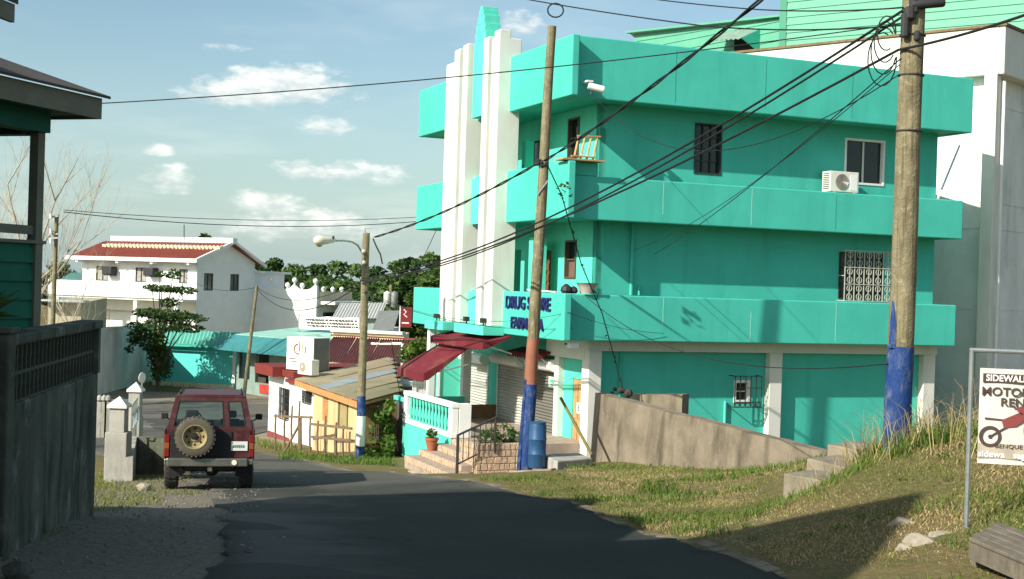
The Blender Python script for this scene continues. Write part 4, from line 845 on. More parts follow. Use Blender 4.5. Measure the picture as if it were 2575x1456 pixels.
# ------------------------------------------------------------------ overhead wires
def wire(label, pts, r, sag=0.0, n=14, twist=0, name='overhead_wire'):
    """straight pixel-free catenary through 3-D points"""
    q = MB(); P = []
    for i in range(len(pts) - 1):
        a, b_ = Vector(pts[i]), Vector(pts[i + 1]); sg_ = sag if not isinstance(sag, (list, tuple)) else sag[i]
        for k in range(n + (1 if i == len(pts) - 2 else 0)):
            s = k / n; P.append(a.lerp(b_, s) - Vector((0, 0, 4 * sg_ * s * (1 - s))))
    if twist:
        for ph in (0, math.pi):
            Q = []
            for i in range(len(P) - 1):
                for k in range(3):
                    s = k / 3; t_ = (i + s) * twist + ph; Q.append(P[i].lerp(P[i + 1], s) + Vector((math.cos(t_) * r * 1.1, 0, math.sin(t_) * r * 1.1)))
            q.tube(Q, r, 5)
    else: q.tube(P, r, 6)
    return tag(q.build(name, WIREM, origin=pts[0], smooth=True), label, 'wire', 'overhead wires strung across the street')
RPW = lambda y, dx=-.15: pp((1150 - y) / 1310, dx, -.05)
lpw = lambda y: at(916 - (y - 586) * .03, y, 37.85)
wire('upper of the paired thick cables from the bank pole to the street lamp', [RPW(30), lpw(700)], .017, .62, 24)
wire('lower of the paired thick cables from the bank pole to the street lamp', [RPW(45), lpw(708)], .015, .66, 24)
wire('thick cable passing the bank pole toward the street lamp below the pair', [at(2700, -8, 14.5), RPW(128, -.18), lpw(712)], .017, [.05, .42], 20)
wire('twisted cable from top edge down to the middle pole', [at(1985, -60, 17.0), mp_b + dm * .70 + Vector((-.05, -.12, 0))], .016, .12, 18, 1.6)
wire('twisted cable from the middle pole to the street lamp top', [mp_b + dm * .70 + Vector((-.1, -.12, 0)), at(936, 598, 37.9)], .016, .16, 18, 1.6)
wire('thin wire from the veranda house across the white fins to the bank pole', [at(95, 268, 17.2), RPW(60, -.1)], .0075, .13, 26)
wire('topmost thin wire at the upper right edge with no loop', [at(1560, -14, 22), at(1905, 24, 19.0), RPW(22, -.14)], .010, [.02, .03], 10)
wire('top wire carrying a small coiled loop against the sky', [at(1290, -8, 22.5), at(1760, 64, 19.5), RPW(66, -.14)], .011, [.02, .06], 12)
wire('sagging thin wire from the security camera to the bank pole', [BW(.62, -.2, 4.75), RPW(190, -.16)], .007, 1.15, 20)
wire('thin service wire from the bank pole to the lower balcony', [RPW(150, -.15), BW(2.6, -.02, .9)], .008, .15, 16)
wire('thin service wire from the bank pole to the first-floor wall pipe', [RPW(165, -.16), BW(2.4, .75, 1.0)], .006, .3, 16)
wire('low sagging wire from the balcony corner to the bank pole base', [BW(.55, -.3, -.2), at(2232, 915, 16.45)], .008, .62, 22)
wire('slack wire along the lower balcony lettering from the street lamp', [lpw(735), BW(.25, -.32, -1.0)], .008, .35, 20)
wire('second slack wire along the lower balcony lettering', [lpw(728), BW(.1, -.32, -.62), BW(2.9, -.05, -1.1)], .006, [.5, .1], 18)
wire('upper of two far wires left of the teal building', [at(160, 528, 48), at(1050, 546, 60)], .013, .25, 14)
wire('lower of two far wires left of the teal building', [at(160, 533, 48), at(1050, 557, 60)], .017, .35, 14)
wire('wire from the street lamp pole down to the slim leaning pole', [lpw(712), at(646, 726, 66.4)], .016, .9, 14)
wire('second wire from the street lamp pole to the slim leaning pole', [lpw(705), at(646, 722, 66.4)], .013, .6, 14)
wire('loose cable dangling from the street lamp top', [at(938, 600, 37.8), at(957, 640, 37.8), at(962, 664, 37.8)], .022, .02, 6)
wire('thin drop wire above the yellow shack roof', [lpw(850), at(985, 862, 40), at(1008, 1000, 41)], .012, [.05, .05], 8)
wire('pair of thin guy lines left of the white fins', [at(1105, 560, 43), at(1040, 690, 60)], .012, .1, 8)
wire('thin wire from the slim leaning pole to the white house', [at(646, 722, 66.4), at(455, 690, 82)], .014, .5, 10)
# coiled loop on the top wire
lc = at(1397, 26, 21.6); q = MB(); q.tube([lc + Vector((math.cos(t) * .125, 0, math.sin(t) * .11)) for t in np.linspace(0, 2 * math.pi, 20)], .012, 6); tag(q.build('cable_coil', WIREM, smooth=True), 'small round cable coil hanging on the top wire', 'cable coil')
# vine-grown strap wire hanging from the middle pole
vw = thing('vine_wire', 'dangling wire overgrown with dry vine below the middle pole', 'wire', mp_b + dm * .7)
V0 = [mp_b + dm * .70 + Vector((.05, -.14, 0)), at(1412, 490, 30.2), at(1462, 665, 31.0), at(1515, 790, 31.5), at(1568, 985, 31.6)]
q = MB(); q.tube(V0, .013, 6); q.build('strand', WIREM, vw)
lv = []
for i in range(len(V0) - 1):
    for k in range(11): lv.append(V0[i].lerp(V0[i + 1], k / 11) + Vector((random.uniform(-.06, .06), random.uniform(-.05, .05), random.uniform(-.04, .04))))
lv = np.array([p[:] for p in lv]); lv = np.concatenate([lv, np.array([at(1430 + random.uniform(-22, 8), 460 + random.uniform(0, 40), 31.5)[:] for _ in range(26)])])
n = len(lv); u = rng.normal(size=(n, 3)) * .03; v = rng.normal(size=(n, 3)) * .022
leafobj('vine_leaves', LEAF2, vw, np.stack([lv - u, lv + v, lv + u, lv - v], 1).reshape(-1, 3), np.arange(4 * n).reshape(n, 4))
# ------------------------------------------------------------------ left side: house with veranda, near house, wall
dE = Vector((.32, .947, 0)).normalized(); dI = Vector((-dE.y, dE.x, 0))          # along the eave (away), into the house (left)
YV = 14.8; EC = at(257, 248, YV); EC.z = 0
MV = frame(EC, dI, dE)                                                          # x into the house, y away from us
vh = thing('veranda_house', 'green boarded house with an open veranda under a wide eave', 'house', MV @ Vector((3, -2, -3)))
def Vm(): return MB(MV)
zE = at(257, 248, YV).z; zB = at(257, 300, YV).z
q = Vm(); q.box(0, .05, -7.5, 0, zB, zE); q.box(.05, 5.8, -.05, 0, zB, zE); q.build('fascia', SIDEB, vh)
q = Vm(); q.box(.05, 5.8, -7.5, -.05, zB + .03, zB + .06); q.build('soffit', TEALSOF, vh)
q = Vm(); q.hexa([(-.06, -7.5, zE + .0), (3.3, -7.5, zE + 1.05), (3.3, .07, zE + 1.05), (-.06, .07, zE + .0)], [(-.06, -7.5, zE + .03), (3.3, -7.5, zE + 1.08), (3.3, .07, zE + 1.08), (-.06, .07, zE + .03)])
q.hexa([(3.3, -7.5, zE + 1.05), (5.9, -7.5, zE), (5.9, .07, zE), (3.3, .07, zE + 1.05)], [(3.3, -7.5, zE + 1.08), (5.9, -7.5, zE + .03), (5.9, .07, zE + .03), (3.3, .07, zE + 1.08)]); q.build('roof', mat('dark_rusty_roof', (.07, .06, .05), .8, .2), vh)
q = Vm(); q.box(.39, .59, -7, -.35, zB - .19, zB + .03); q.box(.59, 4.4, -.54, -.35, zB - .22, zB + .03); q.build('beam', TEALSOF, vh)
pcx, pcy = .58, -.47; zr = at(100, 613, YV - .3).z; zr2 = at(60, 575, YV - .3).z
for y in (-.41, -2.8, -5.2): q = Vm(); q.box(.45, .56, y - .055, y + .055, zr, zB - .19); q.build('post', SIDEB, vh)
for y0, y1 in ((-2.74, -.47), (-5.14, -2.86)):
    q = Vm(); q.box(.48, .53, y0, y1, zr2 - .06, zr2 + .035); q.build('rail', SIDEB, vh)
q = Vm(); q.box(.43, .59, -7, -.31, zr - .0, zr + .035); q.build('sill', SIDEB, vh)
q = Vm(); q.box(.445, .575, -.465, -.35, -3.2, zr - .001); q.build('corner_board', SIDEB, vh)
for i in range(14):
    z1 = zr - .001 - i * .198; q = Vm(); q.hexa([(.46, -7, z1 - .203), (.53, -7, z1 - .203), (.53, -.47, z1 - .203), (.46, -.47, z1 - .203)], [(.49, -7, z1), (.53, -7, z1), (.53, -.47, z1), (.49, -.47, z1)]); q.build('board', GRNB, vh)
    q = Vm(); q.hexa([(.58, -.37, z1 - .203), (5.19, -.37, z1 - .203), (5.19, -.43, z1 - .203), (.58, -.43, z1 - .203)], [(.58, -.40, z1), (5.19, -.40, z1), (5.19, -.43, z1), (.58, -.43, z1)]); q.build('board', GRNB, vh)
q = Vm(); q.box(2.2, 2.35, -7, -.5, -3.2, zB); q.build('inner_wall', GRNB, vh)
q = Vm(); q.box(.62, 4.5, -7, -.5, zr - 1.05, zr - .95); q.build('floor', WOODG, vh)
q = Vm(); q.box(5.2, 5.35, -7, -.4, -3.5, zE); q.build('back_wall', GRNB, vh)

# near house whose roof corner shows at the top left; it throws the foreground shade
NHX, NHY = NEAR = (-4.55, 11.9)
nh = thing('near_house', 'dark house at the top left with only its eave corner in view', 'house', (-9, 4, -2.2))
zc_ = at(45, 10, 11.9).z
ce = at(46, 12, 11.9); dn_ = Vector((.16, .987, 0)).normalized(); din = Vector((-dn_.y, dn_.x, 0)); MN = frame((ce.x, ce.y, 0), din, dn_)
def Nm(): return MB(MN)
RIDGE = 3.2; RZ = 1.3
q = Nm(); q.hexa([(0, -14, ce.z), (RIDGE, -14, ce.z + RZ), (RIDGE, 0, ce.z + RZ), (0, 0, ce.z)], [(0, -14, ce.z + .05), (RIDGE, -14, ce.z + RZ + .05), (RIDGE, 0, ce.z + RZ + .05), (0, 0, ce.z + .05)])
q.hexa([(RIDGE, -14, ce.z + RZ), (2 * RIDGE, -14, ce.z), (2 * RIDGE, 0, ce.z), (RIDGE, 0, ce.z + RZ)], [(RIDGE, -14, ce.z + RZ + .05), (2 * RIDGE, -14, ce.z + .05), (2 * RIDGE, 0, ce.z + .05), (RIDGE, 0, ce.z + RZ + .05)]); q.build('roof', IRON, nh)
q = Nm(); q.box(.02, .06, -14, -.02, ce.z - .16, ce.z - .002); q.build('fascia', SIDEB, nh)
q = Nm(); q.extr([(.7, -.8, -3.6), (2 * RIDGE - .7, -.8, -3.6), (2 * RIDGE - .7, -.8, ce.z + .6), (RIDGE, -.8, ce.z + RZ - .15), (.7, -.8, ce.z + .6)], (0, -.15, 0)); q.build('gable_wall', GRNB, nh)
q = Nm(); q.box(.7, .85, -13.5, -.95, -3.6, ce.z + .5); q.box(2 * RIDGE - .85, 2 * RIDGE - .7, -13.5, -.95, -3.6, ce.z + .5); q.build('side_wall', GRNB, nh)
UP = [(-6.43, 3.77), (-11.4, 4.3), (-14.4, -1.2), (-9.6, -1.8)]; q = MB(); q.extr([(x, y, ce.z - .3) for x, y in UP], (0, 0, 7.03 - ce.z + .3)); q.build('added_shade_block', GRNB, nh); q = MB(); q.extr([(x, y, 7.033) for x, y in UP], (0, 0, .12)); q.build('shade_block_top', IRON, nh)  # unseen block added on the house, outlined to cast the bank's shadow

# concrete wall with pierced blocks
bw = thing('breeze_block_wall', 'mossy concrete wall topped with a band of pierced ornamental blocks', 'wall', (-5.2, 17, -3.1))
a_ = Vector((-5.15, 17.0, 0)); b_ = Vector((-4.05, 8.2, 0)); dwl = (b_ - a_).normalized(); nwl = Vector((-dwl.y, dwl.x, 0)); nwl = nwl if nwl.x > 0 else -nwl; Lw = (b_ - a_).length
MBW = frame(a_, dwl, -nwl)      # x along the wall toward us, y into the wall, z up (frame gives +-z)
if MBW[2][2] < 0: MBW = frame(a_, dwl, nwl)
sy = 1 if (MBW.to_3x3() @ Vector((0, 1, 0))).x < 0 else -1
def Bm(): return MB(MBW)
def bb(q, x0, x1, y0, y1, z0, z1): return q.box(x0, x1, min(y0 * sy, y1 * sy), max(y0 * sy, y1 * sy), z0, z1)
q = Bm(); bb(q, 0, Lw, 0, .2, -3.6, -1.26); q.build('lower_wall', CONCD, bw, bevel=.02)
q = Bm(); bb(q, -.03, Lw, -.04, .24, -.70, -.60); q.build('coping', CONCD, bw, bevel=.015)
q = Bm(); bb(q, 0, .16, -.02, .22, -1.258, -.702); q.build('end_pier', CONCD, bw)
bm_ = Bm(); bwid = .178; bh_ = .276
def blk(q, x, z):
    bb(q, x, x + .016, .03, .17, z, z + bh_); bb(q, x + bwid - .016, x + bwid, .03, .17, z, z + bh_); bb(q, x + .016, x + bwid - .016, .03, .17, z, z + .016); bb(q, x + .016, x + bwid - .016, .03, .17, z + bh_ - .016, z + bh_)
    for k in range(2):
        pts = [(x + .052 + k * .074 + .034 * math.sin(t * 6.28 + k * 3.14), .1 * sy, z + .014 + t * (bh_ - .028)) for t in np.linspace(0, 1, 7)]
        for i in range(6): q.bar(pts[i], pts[i + 1], .09, .022, (1, 0, 0))
blk(bm_, 0, 0); b0_ = bm_.build('block', CONCD, bw)
nblk = int((Lw - .17) / (bwid + .004)); first = True
for j in range(2):
    for i in range(nblk):
        o = b0_ if first else b0_.copy()
        if not first: COL.objects.link(o)
        first = False; o.parent = bw; o.location = (MBW.to_3x3() @ Vector((.17 + i * (bwid + .004), 0, 0))) + Vector((0, 0, -1.256 + j * (bh_ + .001)))
pst = thing('concrete_post', 'rough pale concrete post at the left end of the pierced wall', 'post', at(18, 1300, 12.0)); 
q = MB(); c = at(16, 1000, 12.0); q.box(c.x - .1, c.x + .05, c.y - .1, c.y + .08, -3.2, at(16, 838, 12).z); q.build('shaft', CONCD, pst, bevel=.02); q = MB(); q.box(c.x - .13, c.x + .08, c.y - .13, c.y + .11, at(16, 838, 12).z, at(16, 822, 12).z); q.build('cap', CONCD, pst, bevel=.015)
pm = thing('spiky_plant', 'dark spiky palm leaves leaning over the pierced wall at the left edge', 'plant', at(-30, 900, 13.2)); pc_ = at(-45, 800, 13.0); lf = []
V = []; Fc = []
for i in range(16):
    th = random.uniform(-1.2, 1.6); ph = random.uniform(.1, 1.1); L_ = random.uniform(.28, .5); d = Vector((math.cos(ph) * math.cos(th * .6), .5 * math.sin(th), math.sin(ph))).normalized(); sd = d.cross(Vector((0, 1, .2))).normalized() * .018
    tip = pc_ + d * L_ + Vector((0, 0, -.1 * L_)); md = pc_ + d * L_ * .55; k = len(V); V += [pc_ - sd, pc_ + sd, md + sd, md - sd, tip]; Fc += [(k, k + 1, k + 2, k + 3), (k + 3, k + 2, k + 4)]
me = bpy.data.meshes.new('leaves'); off = wloc(pm); me.from_pydata([tuple(v - off) for v in V], [], Fc); me.materials.append(LEAF2); o = bpy.data.objects.new('leaves', me); COL.objects.link(o); o.parent = pm
q = MB(); q.tube([pc_ + Vector((0, 0, -2.2)), pc_], .06, 7); q.build('stem', BARKD, pm)

# gate pillars, gate and low wall behind the jeep
def pillar(label, px, yb, ycap, Y, wpx, step=True):
    pb_ = gpt(px, yb, Y); hw = wpx / 2 * Y / F; zt = at(px, ycap, Y).z; t_ = thing('gate_pillar', label, 'pillar', pb_, 'white gate pillars by the driveway')
    zmid = pb_.z + (zt - pb_.z) * .66; q = MB()
    q.box(pb_.x - hw * (1.25 if step else 1), pb_.x + hw * (1.25 if step else 1), pb_.y - hw * 1.1, pb_.y + hw * 1.1, pb_.z - .2, zmid); q.build('base', CONCG, t_, bevel=.015)
    q = MB(); q.box(pb_.x - hw * .85, pb_.x + hw * .85, pb_.y - hw * .85, pb_.y + hw * .85, zmid, zt - .10); q.build('shaft', CONCG, t_, bevel=.01)
    q = MB(); e = hw * 1.12; q.box(pb_.x - e, pb_.x + e, pb_.y - e, pb_.y + e, zt - .10, zt - .045); q.add([(pb_.x - e, pb_.y - e, zt - .045), (pb_.x + e, pb_.y - e, zt - .045), (pb_.x + e, pb_.y + e, zt - .045), (pb_.x - e, pb_.y + e, zt - .045), (pb_.x, pb_.y, zt + .13)], [(0, 1, 4), (1, 2, 4), (2, 3, 4), (3, 0, 4)]); q.build('cap', WHITE, t_)
    return t_
pillar('nearer stocky white gate pillar with a pyramid cap beside the jeep', 295, 1197, 1012, 27.5, 44)
pillar('farther slim white gate pillar with a pyramid cap', 338, 1105, 974, 32.5, 33, False)
gt = thing('ornamental_gate', 'open metal gate leaf between the two white pillars', 'gate', gpt(335, 1140, 30))
g0 = at(330, 1020, 28.4); g1 = at(345, 1000, 32); zb0 = at(332, 1135, 28.4).z; q = MB()
for s in np.linspace(0, 1, 12): p = g0.lerp(g1, s); q.tube([(p.x, p.y, zb0 - .3 * s), (p.x, p.y, p.z)], .02, 5)
q.build('gate_bars', PALEIRON, gt); q = MB(); q.bar((g0.x, g0.y, g0.z), (g1.x, g1.y, g1.z), .05); q.bar((g0.x, g0.y, zb0), (g1.x, g1.y, zb0 - .3), .05); q.build('gate_frame', PALEIRON, gt)
q = MB()
for i in range(5): p = g0.lerp(g1, .1 + .2 * i); q = MB(); ring(q, (p.x + .02, p.y, p.z - .35), .17, (0, 1, 0), (0, 0, 1), .015, 12); q.build('gate_scroll', mat('pale_blue_iron', (.35, .42, .45), .5, .1), gt)
pf_ = thing('picket_fence', 'white picket fence with rounded tops left of the near gate pillar', 'fence', gpt(250, 1110, 30))
for i, x in enumerate((205, 228, 250, 262, 272)):
    q = MB(); p = at(x, 1010, 30.4); zb = at(x, 1100, 30.4).z; q.box(p.x - .065, p.x + .065, p.y - .03, p.y + .03, zb, p.z); q.lathe(p + Vector((0, 0, .05)), [(.03, -.06), (.075, -.01), (.06, .06), (.02, .1)], 9); q.build('picket', CONCG, pf_)
for y in (1017, 1098): q = MB(); q.bar(at(200, y - 2, 30.5), at(277, y, 30.5), .05, .09); q.build('rail', WHITE2, pf_)
lw = thing('low_driveway_wall', 'low dark stone wall behind the parked vehicle', 'wall', gpt(360, 1210, 27.6))
w0 = gpt(330, 1212, 27.0); w1 = gpt(480, 1215, 27.4); zt = at(400, 1103, 29).z; q = MB(); p0 = at(344, 1100, 29.0); p1 = at(480, 1106, 29.0)
q.hexa([(p0.x, p0.y, -5), (p1.x, p1.y, -5), (p1.x, p1.y + .3, -5), (p0.x, p0.y + .3, -5)], [p0, p1, p1 + Vector((0, .3, 0)), p0 + Vector((0, .3, 0))]); q.build('back_wall', CONCD, lw)
q = MB(); p2 = at(322, 1150, 27.3); q.hexa([(p0.x - .2, p0.y, -5), (p0.x, p0.y, -5), (p2.x + .1, p2.y, -5), (p2.x - .1, p2.y, -5)], [p0 + Vector((-.2, 0, .02)), p0 + Vector((0, 0, .02)), p2 + Vector((.1, 0, 0)), p2 + Vector((-.1, 0, 0))]); q.build('side_wall', CONCG, lw)
def rock(label, c, r, seed, m=ROCK):
    rs = np.random.default_rng(seed); bm = bmesh.new(); bmesh.ops.create_icosphere(bm, subdivisions=3, radius=1)
    ax = rs.normal(size=(7, 3)); ax /= np.linalg.norm(ax, axis=1)[:, None]; th = rs.uniform(.45, .85, 7)
    for v in bm.verts:
        p = np.array(v.co[:])
        for a, t_ in zip(ax, th):
            d = p @ a
            if d > t_: p = p - a * (d - t_) * .9
        p = p * (1 + .06 * np.sin(p[0] * 7 + seed) * np.cos(p[1] * 6)); v.co = Vector(p * np.array(r))
    me = bpy.data.meshes.new('rock'); bm.to_mesh(me); bm.free(); me.materials.append(m); o = bpy.data.objects.new('rock', me); COL.objects.link(o); o.location = c; return tag(o, label, 'rock')
p = on_ground(360, 1238); p.z = gz(p.x, p.y) + .06; rock('pale broken rock lying on the gravel left of the jeep', p, (.17, .13, .11), 3)
p = on_ground(38, 1452); p.z = gz(p.x, p.y) + .02; rock('rounded stone in the dark corner below the wall', p, (.14, .12, .1), 5, CONCD)
for i, (x, y, r_, lab) in enumerate(((2268, 1318, (.17, .12, .10), 'upper whitish rock embedded in the grassy bank'), (2318, 1368, (.20, .14, .11), 'largest whitish rock embedded in the bank near the platform'), (2365, 1352, (.13, .10, .08), 'rightmost small whitish rock on the bank near the sign post'), (2278, 1385, (.11, .09, .07), 'lowest small whitish rock on the bank'))):
    p = on_ground(x, y); p.z = gz(p.x, p.y) - .02; rock(lab, p, r_, 8 + i * 3)

# ------------------------------------------------------------------ the jeep
JB = at(523, 1238, 25.0); JB.z = gz(JB.x, JB.y) - .02; hdJ = Vector((-.20, .98, -.03)).normalized(); rtJ = Vector((hdJ.y, -hdJ.x, 0)).normalized()
MJ = frame(JB, rtJ, hdJ)
jp = thing('off_road_car', 'dusty maroon off-road car parked with its spare wheel toward us', 'car', JB)
def J(): return MB(MJ)
CARP = mat('maroon_car_paint', (.058, .010, .011), .45, .25, 3, .03, 60, spec=.45, stain=(.10, .065, .05), samt=.5, sscale=(5, 5, 5))
CARD = mat('dusty_black_panel', (.02, .02, .02), .6, .25, 5, .1, 40)
CHR = mat('dull_chrome', (.25, .25, .22), .35, .2, 5, .1, 40, metal=.8)
TYRE = mat('dusty_tyre', (.035, .034, .03), .85, .25, 6, .3, 50); TYRED = mat('dusty_spare_tyre', (.10, .088, .065), .85, .2, 6, .3, 50)
RIM = mat('tan_steel_rim', (.30, .245, .13), .6, .15, 6, .1, 40)
hb, ht = .80, .64; zbelt, zroof = 1.17, 1.75; Lr = 3.9; ys = .12
body = J()
secs = [(0.0, .80, .60), (.06, .82, .56), (.35, .82, .56)]
# lower body shell: sides, rear panel, floor; wheel wells left open at the axle
def side(sx):
    q = J(); x0 = sx * .82; x1 = sx * .78
    pts = [(.02, .62)]
    arc = [(.62 + .46 * math.cos(t), .42 + .46 * math.sin(t)) for t in np.linspace(math.pi * .86, math.pi * .14, 9)]
    arc2 = [(2.95 + .46 * math.cos(t), .42 + .46 * math.sin(t)) for t in np.linspace(math.pi * .86, math.pi * .14, 9)]
    prof = [(.02, .60)] + arc + [(1.2, .50), (2.4, .50)] + arc2 + [(3.75, .60), (3.75, 1.0), (2.75, 1.1), (2.6, zbelt), (.02, zbelt)]
    q.extr([(x0, y, z) for y, z in prof], (x1 - x0, 0, 0)); return q.build('side_panel', CARP, jp, bevel=.012)
side(-1); side(1)
q = J(); q.box(-.78, .78, .03, .09, .60, zbelt); q.build('tailgate', CARP, jp, bevel=.01)
q = J(); q.box(-.70, .40, .008, .028, .62, 1.13); q.build('door_panel', CARD, jp, bevel=.008)
q = J(); q.box(.46, .74, .012, .028, .64, 1.15); q.build('door_panel', CARP, jp, bevel=.008)
q = J(); q.box(-.78, .78, .09, 3.7, .52, .58); q.box(-.78, .78, 2.62, 3.75, .9, 1.06); q.build('floor_and_bonnet', CARP, jp)
# greenhouse
def gx_(z, hw0=hb - .03, hw1=ht): t_ = (z - zbelt) / (zroof - zbelt); return hw0 + (hw1 - hw0) * t_
def strip_rear(x0, x1, z0, z1, nm='pillar'):
    k0 = gx_(z0) / (hb - .03); k1 = gx_(z1) / (hb - .03); y0 = .03 + ys * (z0 - zbelt) / (zroof - zbelt); y1 = .03 + ys * (z1 - zbelt) / (zroof - zbelt)
    q = J(); q.hexa([(x0 * k0, y0, z0), (x1 * k0, y0, z0), (x1 * k0, y0 + .06, z0), (x0 * k0, y0 + .06, z0)], [(x0 * k1, y1, z1), (x1 * k1, y1, z1), (x1 * k1, y1 + .06, z1), (x0 * k1, y1 + .06, z1)]); return q.build(nm, CARP, jp)
Wd = hb - .03
strip_rear(-Wd, -Wd + .10, zbelt, zroof); strip_rear(Wd - .10, Wd, zbelt, zroof); strip_rear(.27, .36, zbelt, zroof); strip_rear(-Wd + .1, .27, zbelt, zbelt + .03, 'window_rail'); strip_rear(.36, Wd - .1, zbelt, zbelt + .03, 'window_rail'); strip_rear(-Wd + .1, .27, zroof - .07, zroof, 'window_rail'); strip_rear(.36, Wd - .1, zroof - .07, zroof, 'window_rail')
def glz(x0, x1, z0, z1):
    k0 = gx_(z0) / Wd; k1 = gx_(z1) / Wd; y0 = .06 + ys * (z0 - zbelt) / (zroof - zbelt); y1 = .06 + ys * (z1 - zbelt) / (zroof - zbelt)
    q = J(); q.hexa([(x0 * k0, y0, z0), (x1 * k0, y0, z0), (x1 * k0, y0 + .005, z0), (x0 * k0, y0 + .005, z0)], [(x0 * k1, y1, z1), (x1 * k1, y1, z1), (x1 * k1, y1 + .005, z1), (x0 * k1, y1 + .005, z1)]); return q.build('rear_window', CLEAR, jp)
glz(-Wd + .1, .27, zbelt + .03, zroof - .07); glz(.36, Wd - .1, zbelt + .03, zroof - .07)
for x0, x1 in ((-Wd + .1, .27), (.36, Wd - .1)):
    q = J()
    for (a, b_) in (((x0 + .012, zbelt + .035), (x0 + .012, zroof - .075)), ((x1 - .012, zbelt + .035), (x1 - .012, zroof - .075)), ((x0, zbelt + .04), (x1, zbelt + .04)), ((x0, zroof - .08), (x1, zroof - .08))):
        f_ = lambda p: (p[0] * gx_(p[1]) / Wd, .045 + ys * (p[1] - zbelt) / (zroof - zbelt), p[1]); q.bar(f_(a), f_(b_), .025, .025)
    q.build('window_seal', BLACK, jp)
for sx in (-1, 1):
    q = J()
    for (y0, y1) in ((.09, .2), (1.0, 1.12), (1.85, 1.95)): q.hexa([(sx * Wd, y0, zbelt), (sx * Wd, y1, zbelt), (sx * (Wd - .04), y1, zbelt), (sx * (Wd - .04), y0, zbelt)], [(sx * ht, y0 + .1, zroof), (sx * ht, y1 + .1, zroof), (sx * (ht - .04), y1 + .1, zroof), (sx * (ht - .04), y0 + .1, zroof)])
    q.hexa([(sx * Wd, 2.6, zbelt - .02), (sx * Wd, 2.7, zbelt - .02), (sx * (Wd - .06), 2.7, zbelt - .02), (sx * (Wd - .06), 2.6, zbelt - .02)], [(sx * ht, 2.2, zroof), (sx * ht, 2.3, zroof), (sx * (ht - .06), 2.3, zroof), (sx * (ht - .06), 2.2, zroof)]); q.build('side_pillars', CARP, jp)
q = J(); q.hexa([(-ht, .13, zroof), (ht, .13, zroof), (ht, 2.35, zroof), (-ht, 2.35, zroof)], [(-ht + .05, .2, zroof + .045), (ht - .05, .2, zroof + .045), (ht - .05, 2.2, zroof + .045), (-ht + .05, 2.2, zroof + .045)]); rf = q.build('roof', CARP, jp, bevel=.02)
for x in (-.56, .56):
    q = J(); q.tube([(x, .25, zroof + .03), (x, .25, zroof + .07), (x, 2.1, zroof + .07), (x, 2.1, zroof + .03)], .014, 6); q.build('roof_rail', BLACK, rf); q = J(); q.ball((x, .25, zroof + .07), .025, 8); q.build('rail_end', BLACK, rf)
# interior: seats, dashboard, steering wheel
for x in (-.36, .36):
    s_ = thing if False else None; q = J(); q.hexa([(x - .22, 1.25, .7), (x + .22, 1.25, .7), (x + .22, 1.42, .7), (x - .22, 1.42, .7)], [(x - .18, 1.12, 1.28), (x + .18, 1.12, 1.28), (x + .18, 1.24, 1.28), (x - .18, 1.24, 1.28)]); q.build('seat', CARD, jp, bevel=.03)
    q = J(); q.box(x - .12, x + .12, 1.1, 1.2, 1.3, 1.44); q.build('headrest', CARD, jp, bevel=.03)
q = J(); q.box(-.74, .74, 2.35, 2.6, .95, 1.16); q.build('dashboard', CARD, jp, bevel=.03)
q = J(); ring(q, (-.36, 2.2, 1.18), .17, (1, 0, 0), (0, .4, .9), .015, 16); q.build('steering_wheel', CARD, jp)
q = J(); q.box(.05, .25, 2.18, 2.21, 1.56, 1.63); q.build('rear_view_mirror', BLACK, jp); q = J(); q.add([(-.6, .155, 1.62), (-.53, .155, 1.62), (-.53, .155, 1.655), (-.6, .155, 1.655)], [(0, 1, 2, 3)]); 
q = J(); q.box(-.60, -.53, .148, .150, 1.615, 1.64); q.build('window_sticker', mat('green_sticker', (.12, .5, .08), .5, .05), jp)
# bumper
q = J(); q.box(-.76, .70, -.12, .0, .49, .64); q.box(-.80, -.76, -.10, .2, .5, .63); q.box(.70, .80, -.08, .2, .52, .62); q.build('bumper', CHR, jp, bevel=.02)
q = J(); q.lathe((.46, -.14, .565), [(.045, 0), (.05, .01), (.045, .03)], 12, (0, 1, 0)); q.build('reverse_lamp', mat('lamp_white', (.75, .7, .55), .3, .05), jp, True)
# wheels
def wheel(x, y, z, nm, tm, rad=.37, wd=.25, ax=(1, 0, 0), rim=True):
    q = J(); h = wd / 2; q.lathe((x, y, z), [(rad * .58, -h * .9), (rad * .85, -h), (rad * .96, -h * .85), (rad, -h * .6), (rad, h * .6), (rad * .96, h * .85), (rad * .85, h), (rad * .58, h * .9), (rad * .56, -h * .8), (rad * .58, -h * .9)], 28, ax, False); w_ = q.build(nm, tm, jp, True)
    q = J(); A = Vector(ax); 
    for k in range(28):
        t_ = 2 * math.pi * k / 28; e1_ = A.orthogonal().normalized(); e2_ = A.cross(e1_); c = Vector((x, y, z)) + (e1_ * math.cos(t_) + e2_ * math.sin(t_)) * rad; tg_ = (-e1_ * math.sin(t_) + e2_ * math.cos(t_)); rd_ = (e1_ * math.cos(t_) + e2_ * math.sin(t_))
        for s_ in (-1, 1): q.bar(c + A * (s_ * h * .12) + tg_ * .01, c + A * (s_ * h * .82) - tg_ * .01, .035, .02, rd_)
    q.build('tread', tm, w_)
    return w_
for x in (-.685, .685):
    for y in (.62, 2.95):
        w_ = wheel(x, y, .37, 'wheel', TYRE); q = J(); sg_ = 1 if x > 0 else -1; q.lathe((x + sg_ * .06, y, .37), [(.21, 0), (.21, .05), (.17, .02), (.06, .03), (.05, .08)], 16, (sg_, 0, 0)); q.build('rim', RIM, w_, True)
sw = wheel(-.26, -.13, 1.04, 'spare_wheel', TYRED, .36, .23, (0, -1, 0))
